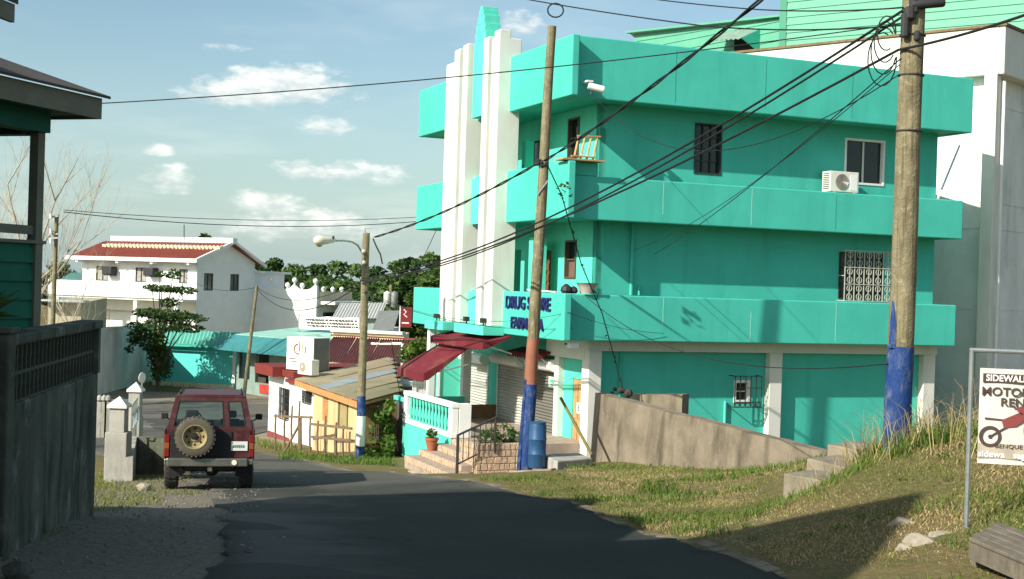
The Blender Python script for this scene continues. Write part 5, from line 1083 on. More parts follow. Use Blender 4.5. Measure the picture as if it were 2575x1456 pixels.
q = J(); q.lathe((-.26, -.19, 1.04), [(.215, -.06), (.225, .055), (.212, .055), (.195, -.02), (.185, -.045), (.11, -.055), (.085, -.03), (.07, -.03), (.06, -.06)], 24, (0, -1, 0)); rm = q.build('rim', RIM, sw, True)
for k in range(8):
    t_ = 2 * math.pi * k / 8; q = J(); q.lathe((-.26 + .152 * math.cos(t_), -.137, 1.04 + .148 * math.sin(t_)), [(.023, 0), (.023, .006)], 9, (0, -1, 0)); q.build('rim_hole', DARK, sw)
q = J(); q.lathe((-.26, -.19, 1.04), [(.055, -.03), (.055, -.01), (.03, .0)], 12, (0, -1, 0)); q.build('hub_bolt', DARK, sw)
q = J(); q.box(-.34, -.18, -.03, .01, .9, 1.15); q.build('spare_carrier', IRON, jp)
# lamps and plate
for sx in (-1, 1):
    for (z0, z1, nm, m_) in ((.92, 1.06, 'tail_light', mat('red_lens', (.17, .015, .013), .3, .1)), (.80, .915, 'turn_lamp', mat('amber_lens', (.24, .07, .02), .3, .1)), (.66, .795, 'tail_light', MATS['red_lens'])):
        q = J(); q.box(sx * .805 if sx < 0 else .72, -.72 if sx < 0 else .805, .0, .05, z0, z1); q.build(nm, m_, jp, bevel=.008)
q = J(); q.box(.39, .69, -.012, .006, .775, .945); lp_ = q.build('licence_plate', mat('plate_white', (.62, .66, .62), .5, .05), jp)
q = J(); [q.box(.43 + k * .036, .452 + k * .036, -.016, -.0125, .83, .88) for k in range(6)]; tag(q.build('plate_marks', mat('plate_green', (.03, .12, .06), .5, .05), lp_), kind='stuff')
for sx in (-1, 1):
    q = J(); q.box(sx * .93 - .07, sx * .93 + .07, 2.45, 2.5, 1.17, 1.29); mr_ = q.build('wing_mirror', BLACK, jp, bevel=.02); q = J(); q.bar((sx * .78, 2.5, 1.12), (sx * .9, 2.48, 1.2), .025); q.build('mirror_arm', BLACK, mr_)
# underbody
q = J(); q.tube([(-.55, .62, .37), (.55, .62, .37)], .05, 8); q.ball((.05, .62, .36), .13, 10); q.build('rear_axle', IRON, jp, True)
q = J(); q.box(-.45, .45, .12, .55, .40, .52); q.build('fuel_tank', IRON, jp, bevel=.03); q = J(); q.box(-.02, .06, -.08, .1, .40, .48); q.build('tow_hitch', CHR, jp)
q = J(); q.tube([(-.5, -.02, .43), (-.5, .8, .43)], .035, 8); q.lathe((-.5, .15, .40), [(.09, 0), (.09, .3)], 10, (0, 1, 0)); q.build('exhaust', IRON, jp, True)
for x in (-.6, .6): q = J(); q.box(x - .12, x + .12, .16, .18, .28, .52); q.build('mud_flap', BLACK, jp)
# ------------------------------------------------------------------ trees and foliage helpers
def tree(label, base, h, crown, n, leaf, lm, name='tree', group=None, trunk_r=.14, limbs=4, tm=None):
    """crown: list of (dx, dy, z from base, rx, ry, rz)"""
    t_ = thing(name, label, 'tree', base, group); base = Vector(base); q = MB(); zt = min(c[2] for c in crown)
    cx = sum(c[0] for c in crown) / len(crown); cy = sum(c[1] for c in crown) / len(crown)
    q.tube([base + Vector((0, 0, -.3)), base + Vector((cx * .2, cy * .2, zt * .5)), base + Vector((cx * .5, cy * .5, zt))], [trunk_r, trunk_r * .8, trunk_r * .55], 7)
    for c in crown[:limbs]: q.tube([base + Vector((cx * .4, cy * .4, zt * .8)), base + Vector(((cx + c[0]) / 2, (cy + c[1]) / 2, (zt + c[2]) / 2 + .2)), base + Vector((c[0], c[1], c[2]))], [trunk_r * .5, trunk_r * .35, trunk_r * .15], 5)
    q.build('trunk', tm or BARKD, t_, True)
    V, Fc = leafball([(base + Vector((c[0], c[1], c[2])), c[3], c[4], c[5]) for c in crown], n, leaf, .6, .35); leafobj('crown', lm, t_, V, Fc); return t_
def rcrown(w, h, z0, k, seed):
    rs = random.Random(seed); out = []
    for i in range(k):
        a = rs.uniform(0, 6.28); r = w * .5 * math.sqrt(rs.random()) * .8; zz = z0 + h * (.25 + .6 * rs.random() * (1 - .5 * r / (w * .5)))
        s = rs.uniform(.16, .30) * w; out.append((r * math.cos(a), r * math.sin(a), zz, s, s, s * rs.uniform(.45, .75)))
    return out
# far tree line: (display x, top y, Y, width px)
TL = [(150, 655, 130, 90), (60, 665, 140, 120), (235, 672, 150, 80), (515, 590, 125, 45), (690, 648, 140, 70), (745, 662, 150, 90), (640, 655, 150, 70), (800, 662, 145, 80), (850, 655, 130, 90), (900, 662, 140, 90),
      (945, 668, 125, 80), (1000, 655, 120, 80), (1085, 634, 105, 100), (1030, 648, 100, 90), (1080, 690, 95, 80), (870, 700, 115, 110), (960, 710, 105, 110), (780, 705, 125, 100), (1045, 735, 88, 70), (905, 735, 100, 80), (1120, 655, 110, 80), (985, 690, 98, 70)]
for i, (x, y, Y, w) in enumerate(TL):
    top = at(x, y, Y); base = Vector((top.x, Y, -6.2)); wm = w * 1.55 * Y / F; h = top.z + 6.2
    lab_, grp_ = (('leafy tree at the far left behind the bare branches', 'far trees at the left') if i < 3 else ('small dark treetop rising behind the white house roof', None) if i == 3 else
                  ('leafy tree in the wooded line between the white house and the lamp pole', 'far trees left of the lamp pole') if x < 915 else ('leafy tree in the wooded line between the lamp pole and the teal building', 'far trees right of the lamp pole'))
    tree(lab_, base, h, [(a, b, c, d, e, f) for a, b, c, d, e, f in rcrown(wm, h * .72, h * .30, 11, i)] + [(0, 0, h - wm * .13, wm * .22, wm * .22, wm * .13)], 2300, .27, (LEAF1, LEAF2, LEAF1)[i % 3], group=grp_, trunk_r=.2)
# layered tree before the white house
tb = Vector(at(397, 958, 69.5)); tb.z = gz(tb.x, tb.y)
LV = []
for (x, y, w, h) in [(432, 690, 22, 14), (400, 690, 12, 10), (410, 726, 45, 10), (450, 730, 45, 10), (385, 722, 25, 8), (425, 760, 28, 14), (415, 790, 75, 14), (460, 800, 60, 14), (375, 785, 40, 12), (400, 820, 85, 16), (470, 825, 50, 12), (365, 840, 45, 18), (335, 850, 25, 22), (390, 860, 40, 25), (398, 905, 35, 40), (405, 935, 30, 25), (325, 880, 12, 12), (400, 880, 30, 30)]:
    p = at(x, y, 69.5); LV.append((p.x - tb.x, random.uniform(-.7, .7), p.z - tb.z, w * 69.5 / F, w * 69.5 / F * .9, h * 69.5 / F))
tree('layered green tree standing between the white house and the aqua shop', tb, 6, LV, 5200, .10, LEAF2, trunk_r=.12, limbs=16)
pb_ = at(1062, 870, 46.5); tree('bright leafy bush tree at the left foot of the teal building', Vector((pb_.x, pb_.y, -5.3)), 3, [(dx, dy, dz, .45, .45, .3) for dx, dy, dz in [(-.25, 0, 2.95), (.25, .2, 2.95), (0, -.2, 3.15), (.5, 0, 2.7), (-.45, 0, 2.75), (.1, 0, 2.6)]], 1100, .10, LEAF3, trunk_r=.07)
V_ = thing('thicket', 'tangle of green plants beside the yellow shack', 'plants', gpt(955, 1160, 38.5)); c0 = wloc(V_)
V, Fc = leafball([(at(x, y, 38.5 + random.uniform(-.6, .6)), rx * 38 / F, .4, ry * 38 / F) for x, y, rx, ry in [(955, 1045, 30, 20), (940, 1080, 22, 25), (972, 1070, 20, 25), (950, 1120, 30, 25), (975, 1120, 20, 30), (980, 1020, 15, 18), (935, 1140, 20, 15)]], 900, .09); leafobj('foliage', LEAF3, V_, V, Fc)
q = MB()
for i in range(9): x = 925 + i * 7; q.tube([at(x, 1155, 38.6), at(x + random.uniform(-8, 8), 1050 + random.uniform(-30, 30), 38.6)], .014, 5)
q.build('stems', BARKD, V_)
# bare tree on the far left
def bare(label, base, dirs, depth, L0, r0, seed):
    rs = random.Random(seed); t_ = thing('bare_tree', label, 'tree', base); trunk = MB(); tw = MB()
    def grow(p, d, L, r, k):
        pts = [p]; dd = d.copy(); n = 5
        for i in range(n): dd = (dd + Vector((rs.uniform(-.10, .10), rs.uniform(-.10, .10), rs.uniform(-.03, .09)))).normalized(); pts.append(pts[-1] + dd * (L / n))
        (trunk if k > depth - 2 else tw).tube(pts, [r * (1 - .55 * i / n) for i in range(n + 1)], 6 if k > 2 else 4, False)
        if k == 0: return
        for i in range(rs.choice((3, 4, 4))):
            j = rs.randint(2, n); sd = Vector((rs.uniform(-1, 1), rs.uniform(-.6, .6), rs.uniform(.05, .8))).normalized(); grow(pts[j], (dd * .8 + sd * .75).normalized(), L * rs.uniform(.55, .75), r * .45 if j == n else r * .38, k - 1)
    for d, l, r in dirs: grow(Vector(base), Vector(d).normalized(), l, r, depth)
    trunk.build('trunk', BARK, t_, True); tw.build('branches', BARK, t_); return t_
bb_ = at(35, 900, 58); bare('tall pale bare tree with thin branches behind the veranda', (bb_.x, bb_.y, -6), [((.02, 0, 1), 5.6, .17), ((.16, .1, 1), 6.0, .15), ((-.1, 0, 1), 5.4, .13)], 4, 5, .2, 5)
bb_ = at(140, 780, 57); bare('low bare tree branching beside the far left pole', (bb_.x, bb_.y, -6), [((.35, 0, .75), 3.6, .08), ((.2, .1, 1), 3.6, .07)], 4, 3, .1, 9)

# ------------------------------------------------------------------ white two-storey house
dF = Vector((-.92, .39, 0)).normalized(); dS = Vector((.39, .92, 0)).normalized(); KH = at(495, 700, 85); KH.z = 0; MH = frame(KH, dF, dS)
wh = thing('white_house', 'white two-storey house with red tiled roof and a front balcony', 'house', MH @ Vector((4, 3, -6)))
def H(): return MB(MH)
hw_ = [(.7, 1.35, -.55, .35), (3.9, 4.75, -.55, .38), (6.9, 7.9, -.55, .4)]; gw = [(.75, 1.75, -.95, .15), (3.6, 4.6, -.95, .15)]
q = H(); holes(q, 0, 9, -6.2, .8, hw_ + [(5.0, 8.2, -5.8, -2.4), (1.0, 3.6, -5.8, -2.4)], lambda u0, u1, z0, z1: q.box(u0, u1, 0, .2, z0, z1)); q.box(8.8, 9, .2, 6.4, -6.2, .8); q.build('front_wall', WHITE2, wh)
q = H(); holes(q, .2, 6.4, -6.2, .8, gw, lambda u0, u1, z0, z1: q.box(0, .2, u0, u1, z0, z1)); q.extr([(0, .0, .8), (0, 6.4, .8), (0, 6.4, .95), (0, 3.3, 2.1), (0, 0, .95)], (.2, 0, 0)); q.build('gable_wall', WHITE2, wh)
q = H(); q.box(.2, 8.8, .5, .6, -6, -1.6); q.box(.2, 8.8, 3, 3.1, -6.2, .8); q.build('inner_wall', WHITE2, wh)
CURT = mat('curtain_behind_glass', (.30, .29, .25), .5, .25, 5, 0)
for (a0, a1, z0, z1) in hw_:
    q = H(); q.box(a0, a1, .04, .12, z0, z0 + .06); q.box(a0, a1, .04, .12, z1 - .06, z1); q.box(a0, a0 + .06, .04, .12, z0 + .06, z1 - .06); q.box(a1 - .06, a1, .04, .12, z0 + .06, z1 - .06); q.box((a0 + a1) / 2 - .03, (a0 + a1) / 2 + .03, .05, .11, z0 + .06, z1 - .06); wi = q.build('window', IRON, wh)
    for s in (0, 1): q = H(); m_ = (a0 + a1) / 2; q.box((a0 + .06, m_ + .03)[s], (m_ - .03, a1 - .06)[s], .08, .09, z0 + .06, z1 - .06); q.build('pane', CURT, wi)
for (a0, a1, z0, z1) in gw:
    q = H(); q.box(.04, .12, a0, a1, z0, z0 + .06); q.box(.04, .12, a0, a1, z1 - .06, z1); q.box(.04, .12, a0, a0 + .06, z0 + .06, z1 - .06); q.box(.04, .12, a1 - .06, a1, z0 + .06, z1 - .06); q.box(.05, .11, (a0 + a1) / 2 - .03, (a0 + a1) / 2 + .03, z0 + .06, z1 - .06); wi = q.build('window', IRON, wh)
    for s in (0, 1): q = H(); m_ = (a0 + a1) / 2; q.box(.08, .09, (a0 + .06, m_ + .03)[s], (m_ - .03, a1 - .06)[s], z0 + .06, z1 - .06); q.build('pane', mat('dim_house_glass', (.07, .08, .075), .2, .3, 4, 0), wi)
q = H(); q.sheet((-.5, -.75, .92), (10.2, 0, 0), (0, 3.6, 1.18), 40, .035); rf_ = q.build('roof', REDROOF, wh)
q = H(); q.sheet((9.7, 7.0, .75), (-10.2, 0, 0), (0, -3.7, 1.33), 40, .035); q.build('roof', REDROOF, wh)
q = H(); q.box(-.55, 9.75, -.85, -.72, .78, 1.02); q.build('eave_board', WHITE2, wh)
for a in (.1, 2.9, 5.6, 8.8): q = H(); q.box(a, a + .18, -.72, 0, .62, .80); q.build('eave_bracket', WHITE2, wh)
q = H(); q.box(-.6, 9.2, 2.9, 3.4, 2.14, 2.46); q.build('ridge_beam', WHITE2, wh)
q = H(); q.box(-.6, 8.8, 1.6, 2.2, 1.72, 1.86); rt_ = q.build('tile_course', WHITE2, wh)
for i in range(31): q = H(); q.lathe((-.5 + i * .3, 1.5, 1.74), [(.11, 0), (.11, .4)], 8, (0, 1, .3)); q.build('tile', CREAM, rt_)
q = H(); q.hexa([(-.5, -.8, .80), (-.35, -.8, .80), (-.35, 3.3, 2.1), (-.5, 3.3, 2.1)], [(-.5, -.8, 1.0), (-.35, -.8, 1.0), (-.35, 3.3, 2.3), (-.5, 3.3, 2.3)]); q.hexa([(-.5, 3.3, 2.1), (-.35, 3.3, 2.1), (-.35, 7.1, .62), (-.5, 7.1, .62)], [(-.5, 3.3, 2.3), (-.35, 3.3, 2.3), (-.35, 7.1, .82), (-.5, 7.1, .82)]); q.build('verge_board', WHITE2, wh)
q = H(); q.box(-.15, 10.3, -1.7, -1.58, -1.52, -.56); q.box(10.18, 10.3, -1.58, 0, -1.52, -.56); q.box(-.15, 10.3, -1.58, 0, -1.66, -1.525); q.build('balcony', WHITE2, wh)
for a in (.3, 3.4, 6.6, 9.6): q = H(); q.box(a, a + .25, -1.5, -1.25, -6.2, -1.66); q.build('balcony_column', WHITE2, wh)
for (x, a) in ((0, 6.55), (1, 3.3)):
    o_ = thing('wall_unit', 'black box unit on the white house front, ' + ('left one' if x == 0 else 'right one beside the tree'), 'box', MH @ Vector((a, -.3, .0))); q = H(); q.box(a - .38, a + .38, -.62, -.02, -.12, .38); q.build('casing', TANKB, o_, bevel=.05); q = H(); q.box(a - .3, a + .3, -.5, -.02, -.2, -.125); q.build('bracket', IRON, o_)
tr_ = thing('trellis', 'thin trellis grid before the white house ground floor', 'trellis', MH @ Vector((7, -2.6, -5))); 
for i in range(15): q = H(); q.box(4.6 + i * .38, 4.63 + i * .38, -2.6, -2.57, -5.5, -2.3); q.build('upright', STICK, tr_)
for z in (-2.3, -2.9, -3.5, -4.1): q = H(); q.box(4.5, 10.2, -2.64, -2.605, z, z + .05); q.build('rail', STICK, tr_)
q = MB(); q.tube([at(463, 606, 87), at(463, 565, 87)], .03, 5); tag(q.build('antenna', IRON), 'thin antenna mast on the white house roof', 'antenna')
q = H(); q.box(.6, 6, 6.45, 11, -6.2, .25); q.build('rear_wing', WHITE2, wh); q = H(); q.box(.3, 6.3, 6.45, 11.4, .253, .42); q.build('wing_roof', GREYW, wh)
# white wall with balls beyond, and its building
cw = thing('white_hall', 'white hall with a wavy parapet topped by round balls', 'building', at(740, 860, 92)); YC = 90.0
c0 = at(636, 720, YC + .8); c1 = at(797, 720, YC - .4); e_ = Vector((c1.x - c0.x, c1.y - c0.y, 0)); Lc = e_.length; MC = frame((c0.x, c0.y, 0), e_.normalized(), Vector((-e_.y, e_.x, 0)).normalized())
zt = at(700, 726, YC).z; q = MB(MC); pk_ = lambda x: .30 * max(0, 1 - abs(x / Lc - .28) / .10) ** 2 + .38 * max(0, 1 - abs(x / Lc - .64) / .12) ** 2 + .38 * max(0, 1 - abs(x / Lc - .97) / .14) ** 2; tp = [(0, .0, -6.2), (Lc, 0, -6.2)]
xs = np.linspace(Lc, 0, 41); prof = [(x, 0, zt + pk_(x)) for x in xs]
q.extr(tp + prof, (0, .3, 0)); q.build('front_wall', WHITE2, cw)
for i, x in enumerate((.28, .53, .64, .76, .965)):
    x *= Lc; z = zt + pk_(x) * .9; q = MB(MC); q.lathe((x, .15, z), [(.06, -.1), (.06, .08), (.12, .12), (.17, .22), (.17, .30), (.12, .40), (.03, .44)], 12); q.build('ball', WHITE2, cw, True)
q = MB(MC); q.box(0.01, Lc - .02, .3, 7, -6.2, zt - .9); q.build('body', GREYW, cw); q = MB(MC); q.box(-.1, Lc + 1.2, .302, 7.2, zt - .95, zt - .75); q.build('roof_slab', GREYW, cw)
q = MB(MC); q.box(Lc - .02, Lc + .02, 1.2, 4.2, zt - 2.3, zt - 1.5); q.build('window', GLASS, cw)
q = MB(MC); q.box(Lc, Lc + .1, .35, 6, zt - .74, zt - .1); q.build('side_parapet', CREAM, cw)
for i in range(3): q = MB(MC); q.lathe((Lc + .05, 1.0 + i * 1.6, zt - .1), [(.08, 0), (.16, .12), (.16, .22), (.03, .34)], 10); q.build('ball', WHITE2, cw, True)
# banner
bn_ = thing('street_banner', 'white cloth banner with dark lines of writing above the red roof', 'banner', at(828, 832, 70)); b0 = at(752, 795, 71); b1 = at(905, 800, 68.5); e_ = (b1 - b0); Lb = e_.length; ez_ = Vector((0, 0, 1)); Mb = frame(b0, e_.normalized(), (e_.normalized().cross(ez_)).cross(e_.normalized()))
q = MB(Mb); hb_ = .66
for i in range(12): u0 = Lb * i / 12; u1 = Lb * (i + 1) / 12; w0 = .03 * math.sin(i * 1.3); w1 = .03 * math.sin((i + 1) * 1.3); q.hexa([(u0, -hb_, w0), (u1, -hb_, w1), (u1, w1, w1), (u0, w0, w0)], [(u0, -hb_, w0 - .01), (u1, -hb_, w1 - .01), (u1, w1, w1 - .01), (u0, w0, w0 - .01)])
bc = q.build('cloth', WHITE2, bn_)
q = MB(Mb); rs = random.Random(4)
for row, (v, x0, x1) in enumerate(((-.16, .5, Lb - .2), (-.32, .6, Lb - .15), (-.47, .7, Lb - .2))):
    u = x0
    while u < x1: 
        w_ = rs.uniform(.06, .22); q.box(u, u + w_, v - .045, v + .045, .034, .040); u += w_ + rs.uniform(.035, .08)
tag(q.build('writing', BRN, bc), kind='stuff')
for b_, s in ((b0, 0), (b1, 1)): q = MB(); q.tube([Vector((b_.x, b_.y, -5.8)), b_ + Vector((0, 0, .1))], .04, 6); q.build('post', STEEL, bn_)

# ------------------------------------------------------------------ aqua shop across the street and compound wall
q = MB(); q.box(-20.35, -20.1, 63, 76.5, -6.3, at(250, 835, 64).z); 
cwall = thing('compound_wall', 'tall plain grey compound wall left of the aqua shop', 'wall', (-20.2, 70, -6.1)); q.build('panel', GREYW, cwall); q = MB(); q.box(-20.4, -20.05, 63, 76.5, at(250, 835, 64).z + .001, at(250, 831, 64).z); q.build('coping', GREYW, cwall)
ash = thing('aqua_shop', 'low aqua shop with a corrugated awning across the street', 'shop', at(490, 960, 72)); YA = 72.0
s0 = at(384, 960, YA + 1.5); s1 = at(590, 960, YA); e_ = Vector((s1.x - s0.x, s1.y - s0.y, 0)); La = e_.length; MA = frame((s0.x, s0.y, 0), e_.normalized(), Vector((-e_.y, e_.x, 0)).normalized()); zg = -6.2; zw = at(490, 862, YA).z
q = MB(MA); q.box(0, La, 0, .2, zg, zw); q.box(0, .2, .2, 5, zg, zw); q.box(La - .2, La, .2, 5, zg, zw); q.build('wall', AQUA, ash); q = MB(MA); q.box(0, La, -.03, -.002, zg, zg + .42); q.build('plinth', CREAM, ash); q = MB(MA); q.box(La - .14, La + .02, -.04, -.003, zg + .43, zw - .05); q.build('trim', WHITE2, ash)
q = MB(MA); za = at(500, 838, YA - .7).z; q.sheet((.5, -.5, zw - .12), (La - .1, 0, 0), (0, .4, za - zw + .2), 22, .04); q.build('awning', mat('pale_teal_sheet', (.12, .42, .34), .5, .1), ash); q = MB(MA); q.box(.4, La + .5, -.55, -.5, zw - .24, zw - .13); q.build('awning_fascia', TEALD, ash)
q = MB(MA); q.box(-.1, La + .2, -.1, 5.2, zw + .001, zw + .12); q.build('roof', TEALD, ash)
q = MB(MA); q.box(.5, 1.0, -.07, -.032, zw - 1.1, zw - .45); wn_ = q.build('meter_box', IRON, ash)
ksk = thing('corner_kiosk', 'grey-green kiosk with a curved teal awning beside the aqua shop', 'kiosk', at(650, 968, 68)); YK = 69.0
k0 = at(594, 968, YK + 1.8); k1 = at(790, 968, YK - 3); e_ = Vector((k1.x - k0.x, k1.y - k0.y, 0)); Lk = e_.length; MK = frame((k0.x, k0.y, 0), e_.normalized(), Vector((-e_.y, e_.x, 0)).normalized()); zk = at(650, 872, YK).z
GRN2 = mat('dull_green_shop', (.22, .30, .26), .8, .15); 
q = MB(MK); holes(q, 0, Lk, zg, zk, [(.2, 1.2, zg + .9, zk - .1), (1.7, 2.9, zg + .8, zk - .15)], lambda u0, u1, z0, z1: q.box(u0, u1, 0, .2, z0, z1)); q.build('wall', GRN2, ksk); q = MB(MK); q.box(.1, Lk - .1, 1.0, 1.1, zg, zk); q.build('back_wall', mat('brown_shop_interior', (.10, .075, .06), .8, .3, 4, 0), ksk)
for i in range(9): q = MB(MK); q.box(.22 + i * .12, .24 + i * .12, .05, .08, zg + .9, zk - .1); q.build('window_bar', IRON, ksk)
q = MB(MK); n = 7; prof = [(-1.3 + 1.3 * math.sin(t) * 1.0, zk - .25 + .75 * (1 - math.cos(t)) ** .0 * math.sin(t)) for t in np.linspace(0, math.pi / 2, n)]
q.extr([(-.35, y, z) for y, z in prof] + [(-.35, .0, zk - .25)], (Lk + .6, 0, 0)); q.build('curved_awning', mat('teal_awning_sheet', (.05, .22, .22), .45, .12), ksk, True)
q = MB(MK); q.hexa([(-.2, .0, zk + .45), (Lk + .2, 0, zk + .45), (Lk + .2, 5, zk + .9), (-.2, 5, zk + .9)], [(-.2, .0, zk + .53), (Lk + .2, 0, zk + .53), (Lk + .2, 5, zk + .98), (-.2, 5, zk + .98)]); q.build('roof', mat('pale_mint_roof', (.30, .55, .45), .5, .1), ksk)
q = MB(MK); q.box(2.2, 3.2, -.06, -.01, zg + .3, zg + .75); q.build('drinks_poster', mat('red_poster', (.5, .06, .05), .5, .1), ksk)
sgn = thing('round_road_sign', 'small white round road sign across the street', 'road sign', gpt(357, 985, 60)); q = MB(); p = at(357, 950, 60); q.lathe(p, [(.24, 0), (.24, .02)], 18, (.92, -.38, 0)); q.build('plate', WHITE2, sgn); q = MB(); q.tube([(p.x, p.y + .04, gz(p.x, p.y)), p + Vector((0, .04, 0))], .03, 6); q.build('post', STEEL, sgn)

# ------------------------------------------------------------------ white corner shop
cs = thing('corner_shop', 'small white shop with red trim and a roof sign', 'shop', gpt(730, 1110, 46)); A = at(676, 1000, 48.5); Bp = at(792, 1000, 44.0); e_ = Vector((Bp.x - A.x, Bp.y - A.y, 0)); Lz = e_.length; MS = frame((A.x, A.y, 0), e_.normalized(), Vector((-e_.y, e_.x, 0)).normalized()); zs0 = -6.0; zs1 = at(690, 940, 48.2).z
def su(x): 
    d = rayd(x, 1000); n_ = Vector((-e_.y, e_.x, 0)).normalized(); t_ = Vector((A.x, A.y, 0)).dot(n_) / d.dot(n_); return ((d * t_) - Vector((A.x, A.y, 0))).dot(e_.normalized())
ho = [(su(704), su(728), at(715, 1050, 47.4).z, at(715, 973, 47.4).z), (su(762), su(784), at(772, 1012, 45).z, at(772, 982, 45).z)]
q = MB(MS); holes(q, 0, Lz, zs0, zs1, ho, lambda u0, u1, z0, z1: q.box(u0, u1, 0, .15, z0, z1)); q.box(0, .15, .15, 4, zs0, zs1); q.build('wall', WHITE2, cs)
for (u0, u1, z0, z1) in ho:
    q = MB(MS); q.box(u0, u1, .1, .12, z0, z1); w_ = q.build('window', GLASS, cs)
    for u in np.linspace(u0, u1, 6): q = MB(MS); q.box(u - .012, u + .012, -.04, -.015, z0, z1); q.build('window_bar', IRON, w_)
    for z in np.linspace(z0, z1, 5): q = MB(MS); q.box(u0, u1, -.05, -.042, z - .012, z + .012); q.build('window_bar', IRON, w_)
q = MB(MS); q.box(-.01, Lz * .5, -.02, -.003, zs0, zs0 + .55); q.build('plinth', mat('maroon_plinth', (.22, .05, .05), .8, .15), cs)
q = MB(MS); q.box(-.35, Lz * .36, -.45, 3.8, zs1 + .001, zs1 + .34); q.build('roof_slab', REDT, cs); q = MB(MS); q.box(Lz * .37, Lz * .62, -.12, 3.8, zs1 + .05, zs1 + .26); q.build('roof_edge', REDT, cs); q = MB(MS); q.box(Lz * .45, Lz * .98, -.14, .2, zs1 - .14, zs1 - .02); q.build('lintel', REDT, cs); q = MB(MS); q.box(.05, Lz, .16, 4, zs1 - .1, zs1 - .0); q.build('roof', GREYW, cs)
sb = thing('roof_sign', 'white box sign with an orange crescent emblem above the corner shop', 'sign', at(755, 918, 46)); g0_ = at(720, 920, 46.4); g1_ = at(787, 920, 45.6); zt = at(754, 848, 46).z; e2 = Vector((g1_.x - g0_.x, g1_.y - g0_.y, 0)); Lg = e2.length; MG = frame((g0_.x, g0_.y, 0), e2.normalized(), Vector((-e2.y, e2.x, 0)).normalized())
q = MB(MG); q.box(0, Lg, 0, .75, g0_.z - .1, zt); q.build('sign_box', WHITE2, sb); q = MB(MG); q.box(Lg + .001, Lg + .012, .02, .73, g0_.z - .1, zt - .02); q.build('side_panel', mat('sign_side_shade', (.16, .16, .155), .6, .15), sb)  # dark sheet added on the box side, its shade put into the colour
def lens_(mb, cx, cz, r, x_in, n=20):
    pts = [(cx + r * math.cos(t), -.004, cz + r * math.sin(t)) for t in np.linspace(math.pi * .5, math.pi * 1.5, n)] + [(cx - x_in * math.cos(t) * r, -.004, cz + r * math.sin(t)) for t in np.linspace(-math.pi * .5, math.pi * .5, n)][1:-1]; mb.add(pts, [tuple(range(len(pts)))])
czs = zt - .38; q = MB(MG); 
pts = [(Lg * .44 + .19 * math.cos(t), -.006, czs - .02 + .17 * math.sin(t)) for t in np.linspace(math.pi * .55, math.pi * 1.6, 14)]
for i in range(13): q.bar(pts[i], pts[i + 1], .004, .05, (0, 0, 1)) if False else q.tube([pts[i], pts[i + 1]], .026, 5)
q.build('emblem_crescent', mat('emblem_brown', (.30, .09, .02), .5, .2), sb)
for (x, h0, h1, m_) in ((.47, -.1, .24, MATS['emblem_brown']), (.56, -.14, .2, mat('emblem_orange', (.6, .28, .02), .5, .1)), (.68, -.16, .06, BRN)): q = MB(MG); q.box(Lg * x, Lg * x + .045, -.012, -.002, czs + h0, czs + h1); q.build('emblem_bar', m_, sb)
q = MB(MG); q.box(Lg * .1, Lg * .68, -.006, -.002, zt - .76, zt - .73); q.build('text_line', BRN, sb); q = MB(MG); q.box(Lg * .2, Lg * .55, -.006, -.002, zt - .86, zt - .83); q.build('text_line', BRN, sb)
a2 = thing('air_conditioner', 'white air conditioner with round fan on the corner shop roof', 'air conditioner', at(768, 942, 44.6)); g0_ = at(748, 940, 44.9); g1_ = at(783, 940, 44.3); zt = at(766, 904, 44.6).z; e2 = Vector((g1_.x - g0_.x, g1_.y - g0_.y, 0)); Lg = e2.length; MG2 = frame((g0_.x, g0_.y, 0), e2.normalized(), Vector((-e2.y, e2.x, 0)).normalized())
q = MB(MG2); q.box(0, Lg, 0, .3, g0_.z, zt); q.build('casing', OFFW, a2, bevel=.015); q = MB(MG2); q.lathe((Lg * .36, -.004, (g0_.z + zt) / 2), [(.16, 0), (.16, .01)], 18, (0, -1, 0)); q.build('fan_guard', MATS['fan_grey'], a2); q = MB(MG2); q.lathe((Lg * .36, -.016, (g0_.z + zt) / 2), [(.05, 0), (.05, .01)], 12, (0, -1, 0)); q.build('fan_hub', OFFW, a2)

# ------------------------------------------------------------------ yellow shack with tin roof, stick fence
sk = thing('yellow_shack', 'small yellow wooden shack under a tan tin roof', 'shack', gpt(850, 1150, 40)); A = at(787, 1060, 43.0); Bp = at(903, 1060, 38.7); e_ = Vector((Bp.x - A.x, Bp.y - A.y, 0)); Ly = e_.length; MY = frame((A.x, A.y, 0), e_.normalized(), Vector((-e_.y, e_.x, 0)).normalized())
za = at(787, 985, 43).z; zb = at(903, 1020, 38.7).z; Dy = 4.6; uy = lambda f: Ly * f
ho = [(uy(.22), uy(.34), at(818, 1058, 41.8).z, at(818, 998, 41.8).z), (uy(.60), uy(.74), at(860, 1076, 40).z, at(860, 1014, 40).z)]
nb = 9
for i in range(nb):
    u0 = Ly * i / nb; u1 = Ly * (i + 1) / nb - .012; zt0 = za + (zb - za) * i / nb - .02; q = MB(MY); hs = [h for h in ho if h[0] < (u0 + u1) / 2 < h[1]]
    if hs: h = hs[0]; q.box(u0, u1, 0, .03, -5.6, h[2]); q.build('board', YEL, sk); q = MB(MY); q.box(u0, u1, 0, .03, h[3], zt0)
    else: q.box(u0, u1, .003 * (i % 2), .03, -5.6, zt0)
    q.build('board', YEL, sk)
q = MB(MY); q.box(0, Ly, .05, .1, -5.6, zb - .02); q.box(Ly - .06, Ly, .1, Dy, -5.6, zb); q.box(0, .06, .1, Dy, -5.6, za); q.build('inner_wall', mat('brown_shack_wall', (.22, .13, .07), .9, .2, 4, .3), sk)
